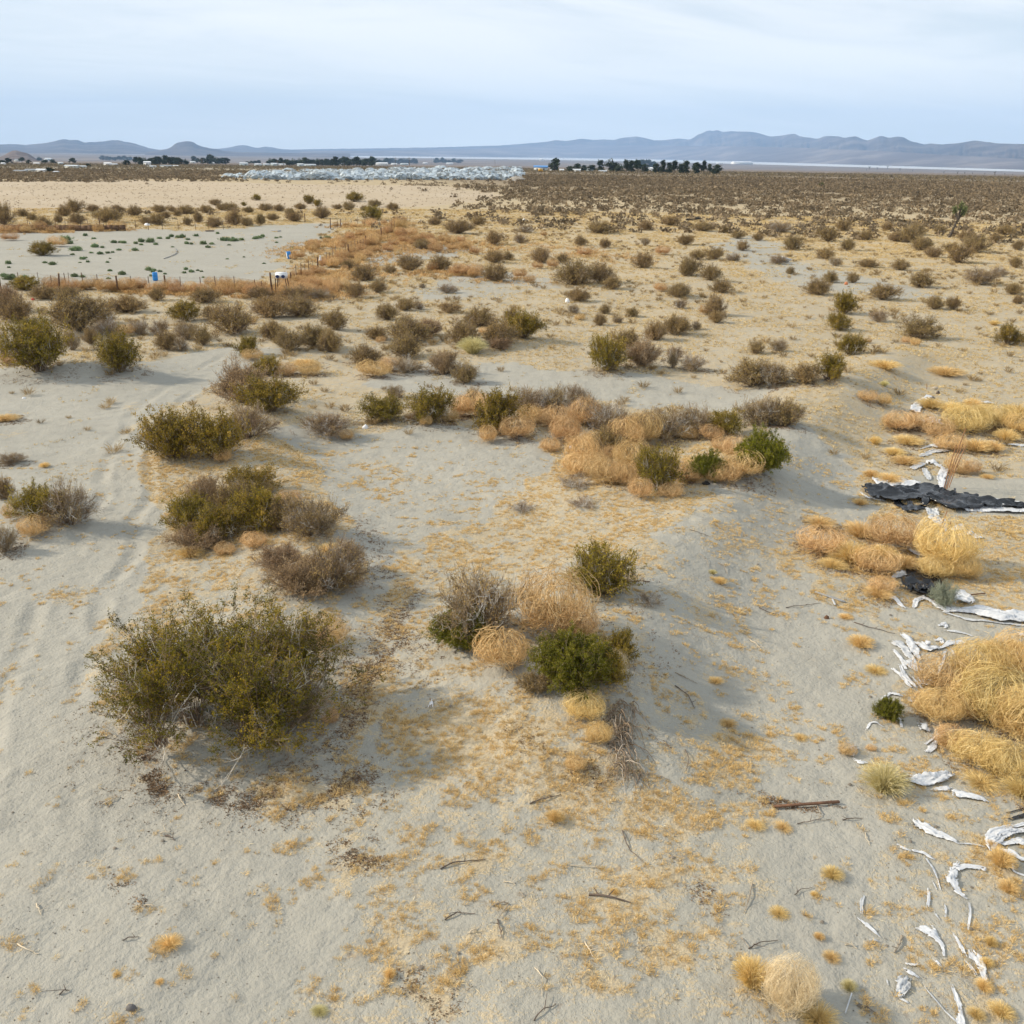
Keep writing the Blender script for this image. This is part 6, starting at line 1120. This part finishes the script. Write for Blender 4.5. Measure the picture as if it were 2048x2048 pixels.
for (y_, x0, x1, rn) in rows:
    n = int((x1-x0)/26); 
    for i in range(n):
        x_ = x0+(i+.5)*(x1-x0)/n+rng.uniform(-4, 4); q = P(x_, y_+rng.uniform(-.8, .8)-max(0, (x_-900))*0.004); o = bpy.data.objects.new('ruined_greenhouse', None); COL.objects.link(o); fr, cv = HP[rng.integers(0, 6)]; link('frame', fr, o); link('cover', cv, o)
        o.location = q; s_ = rng.uniform(.8, 1.15); o.scale = (s_, s_, s_*rng.uniform(.75, 1.15)); o.rotation_euler = (0, 0, rng.uniform(-.25, .25)+(1.57 if rng.uniform() < .2 else 0)); pos_ = ORDN[i] if i < 20 else f'{i+1}th'
        tag(o, f'torn blue white hoop greenhouse, {pos_} from the left in the {rn} row', 'greenhouse', 'ruined hoop greenhouses')
# gravel heap at the right end of the greenhouses
q = P(1035, 361); G = Geo(); V = []; 
for i, (r, z) in enumerate([(6, 0), (4.2, .9), (2.4, 1.7), (.5, 2.1)]):
    for j in range(14): a = j*2*np.pi/14; V.append([r*math.cos(a)*rng.uniform(.85, 1.1), r*math.sin(a)*rng.uniform(.85, 1.1), z*rng.uniform(.9, 1.1)-.1])
G.add(V, [[i*14+j, i*14+(j+1) % 14, (i+1)*14+(j+1) % 14, (i+1)*14+j] for i in range(3) for j in range(14)]); o = link('gravel_heap', G.mesh('gravel_heap', [solid_mat('gravel', (.30, .27, .23), .95, .15, .6)], True)); o.location = q; tag(o, 'grey gravel heap at the right end of the greenhouses', 'gravel heap')
# ================================================================== LABELS THAT SINGLE OUT
LM = [('the leaning Joshua tree', 1898, 474), ('the fence corner post', 540, 592), ('the far end of the slanting fence', 815, 445), ('the tilted blue barrel', 578, 515), ('the upright blue barrel', 310, 560), ('the white board on the sandy track', 1567, 523),
      ('the white bag on the sand', 1135, 604), ('the round bright green bush', 1518, 953), ('the largest creosote', 450, 1450), ('the long black tarp', 1800, 1010), ('the silver sage bush', 1885, 1218), ('the pale yellow dry bush', 1765, 1590), ('the left edge creosote', 85, 1050),
      ('the big tan tumbleweed', 1098, 1280), ('the tall rusty shrub', 486, 808), ('the blue and white litter', 731, 855), ('the red scrap', 66, 600), ('the orange litter scrap', 1692, 568), ('the dark twig heap', 1150, 982), ('the rusty low board fence', 150, 462), ('the gap in the back fence', 625, 455),
      ('the upper white and black sheet', 1855, 812), ('the tall rusty stakes', 1890, 975), ('the pale blond tumbleweed', 1573, 2030), ('the curved pipe in the yard', 350, 510), ('the pair of weathered boards', 1385, 441), ('the white curled sheet', 1915, 1790), ('the red brown plank', 1600, 1615), ('the pale bare bush', 602, 1462), ('the lone dark bush of the yard', 85, 512), ('the orange flagging', 712, 588), ('the lone olive creosote', 1198, 1200)]
LMW = [(n, flatP(a, b)) for n, a, b in LM]
ORD = ['', 'second', 'third', 'fourth', 'fifth', 'sixth', 'seventh', 'eighth', 'ninth', 'tenth', 'eleventh', 'twelfth', 'thirteenth', 'fourteenth', 'fifteenth', 'sixteenth', 'seventeenth', 'eighteenth', 'nineteenth', 'twentieth'] + [f'{i}th' for i in range(21, 60)]
def rel(c, q):
    v = c-q; u = q/np.linalg.norm(q); a = v@u; s_ = v[0]*u[1]-v[1]*u[0]
    # sideways in the picture counts for more than depth once things are far
    if abs(s_) > abs(a)*.75: return 'right of' if s_ > 0 else 'left of'
    return 'beyond' if a > 0 else 'in front of'
buck = {}
for o, size, desc, c, W in PLACED:
    size = {'very small': 'tiny'}.get(size, size); n, q = min(LMW, key=lambda t: np.linalg.norm(t[1]-c)/ (6+np.linalg.norm(c)**1.0))
    buck.setdefault((size, desc, rel(c, q), n), []).append((np.linalg.norm(c-q), o))
for (size, desc, r_, n), lst in buck.items():
    lst.sort(key=lambda t: t[0])
    for i, (_, o) in enumerate(lst):
        tail = '' if len(lst) == 1 else (', nearest to it' if i == 0 else f', {ORD[i]} nearest')
        lb = f'{size} {desc} {r_} {n}{tail}'
        if len(lb.split()) > 16: lb = lb.replace(', nearest to it', ', nearest')
        o['label'] = lb
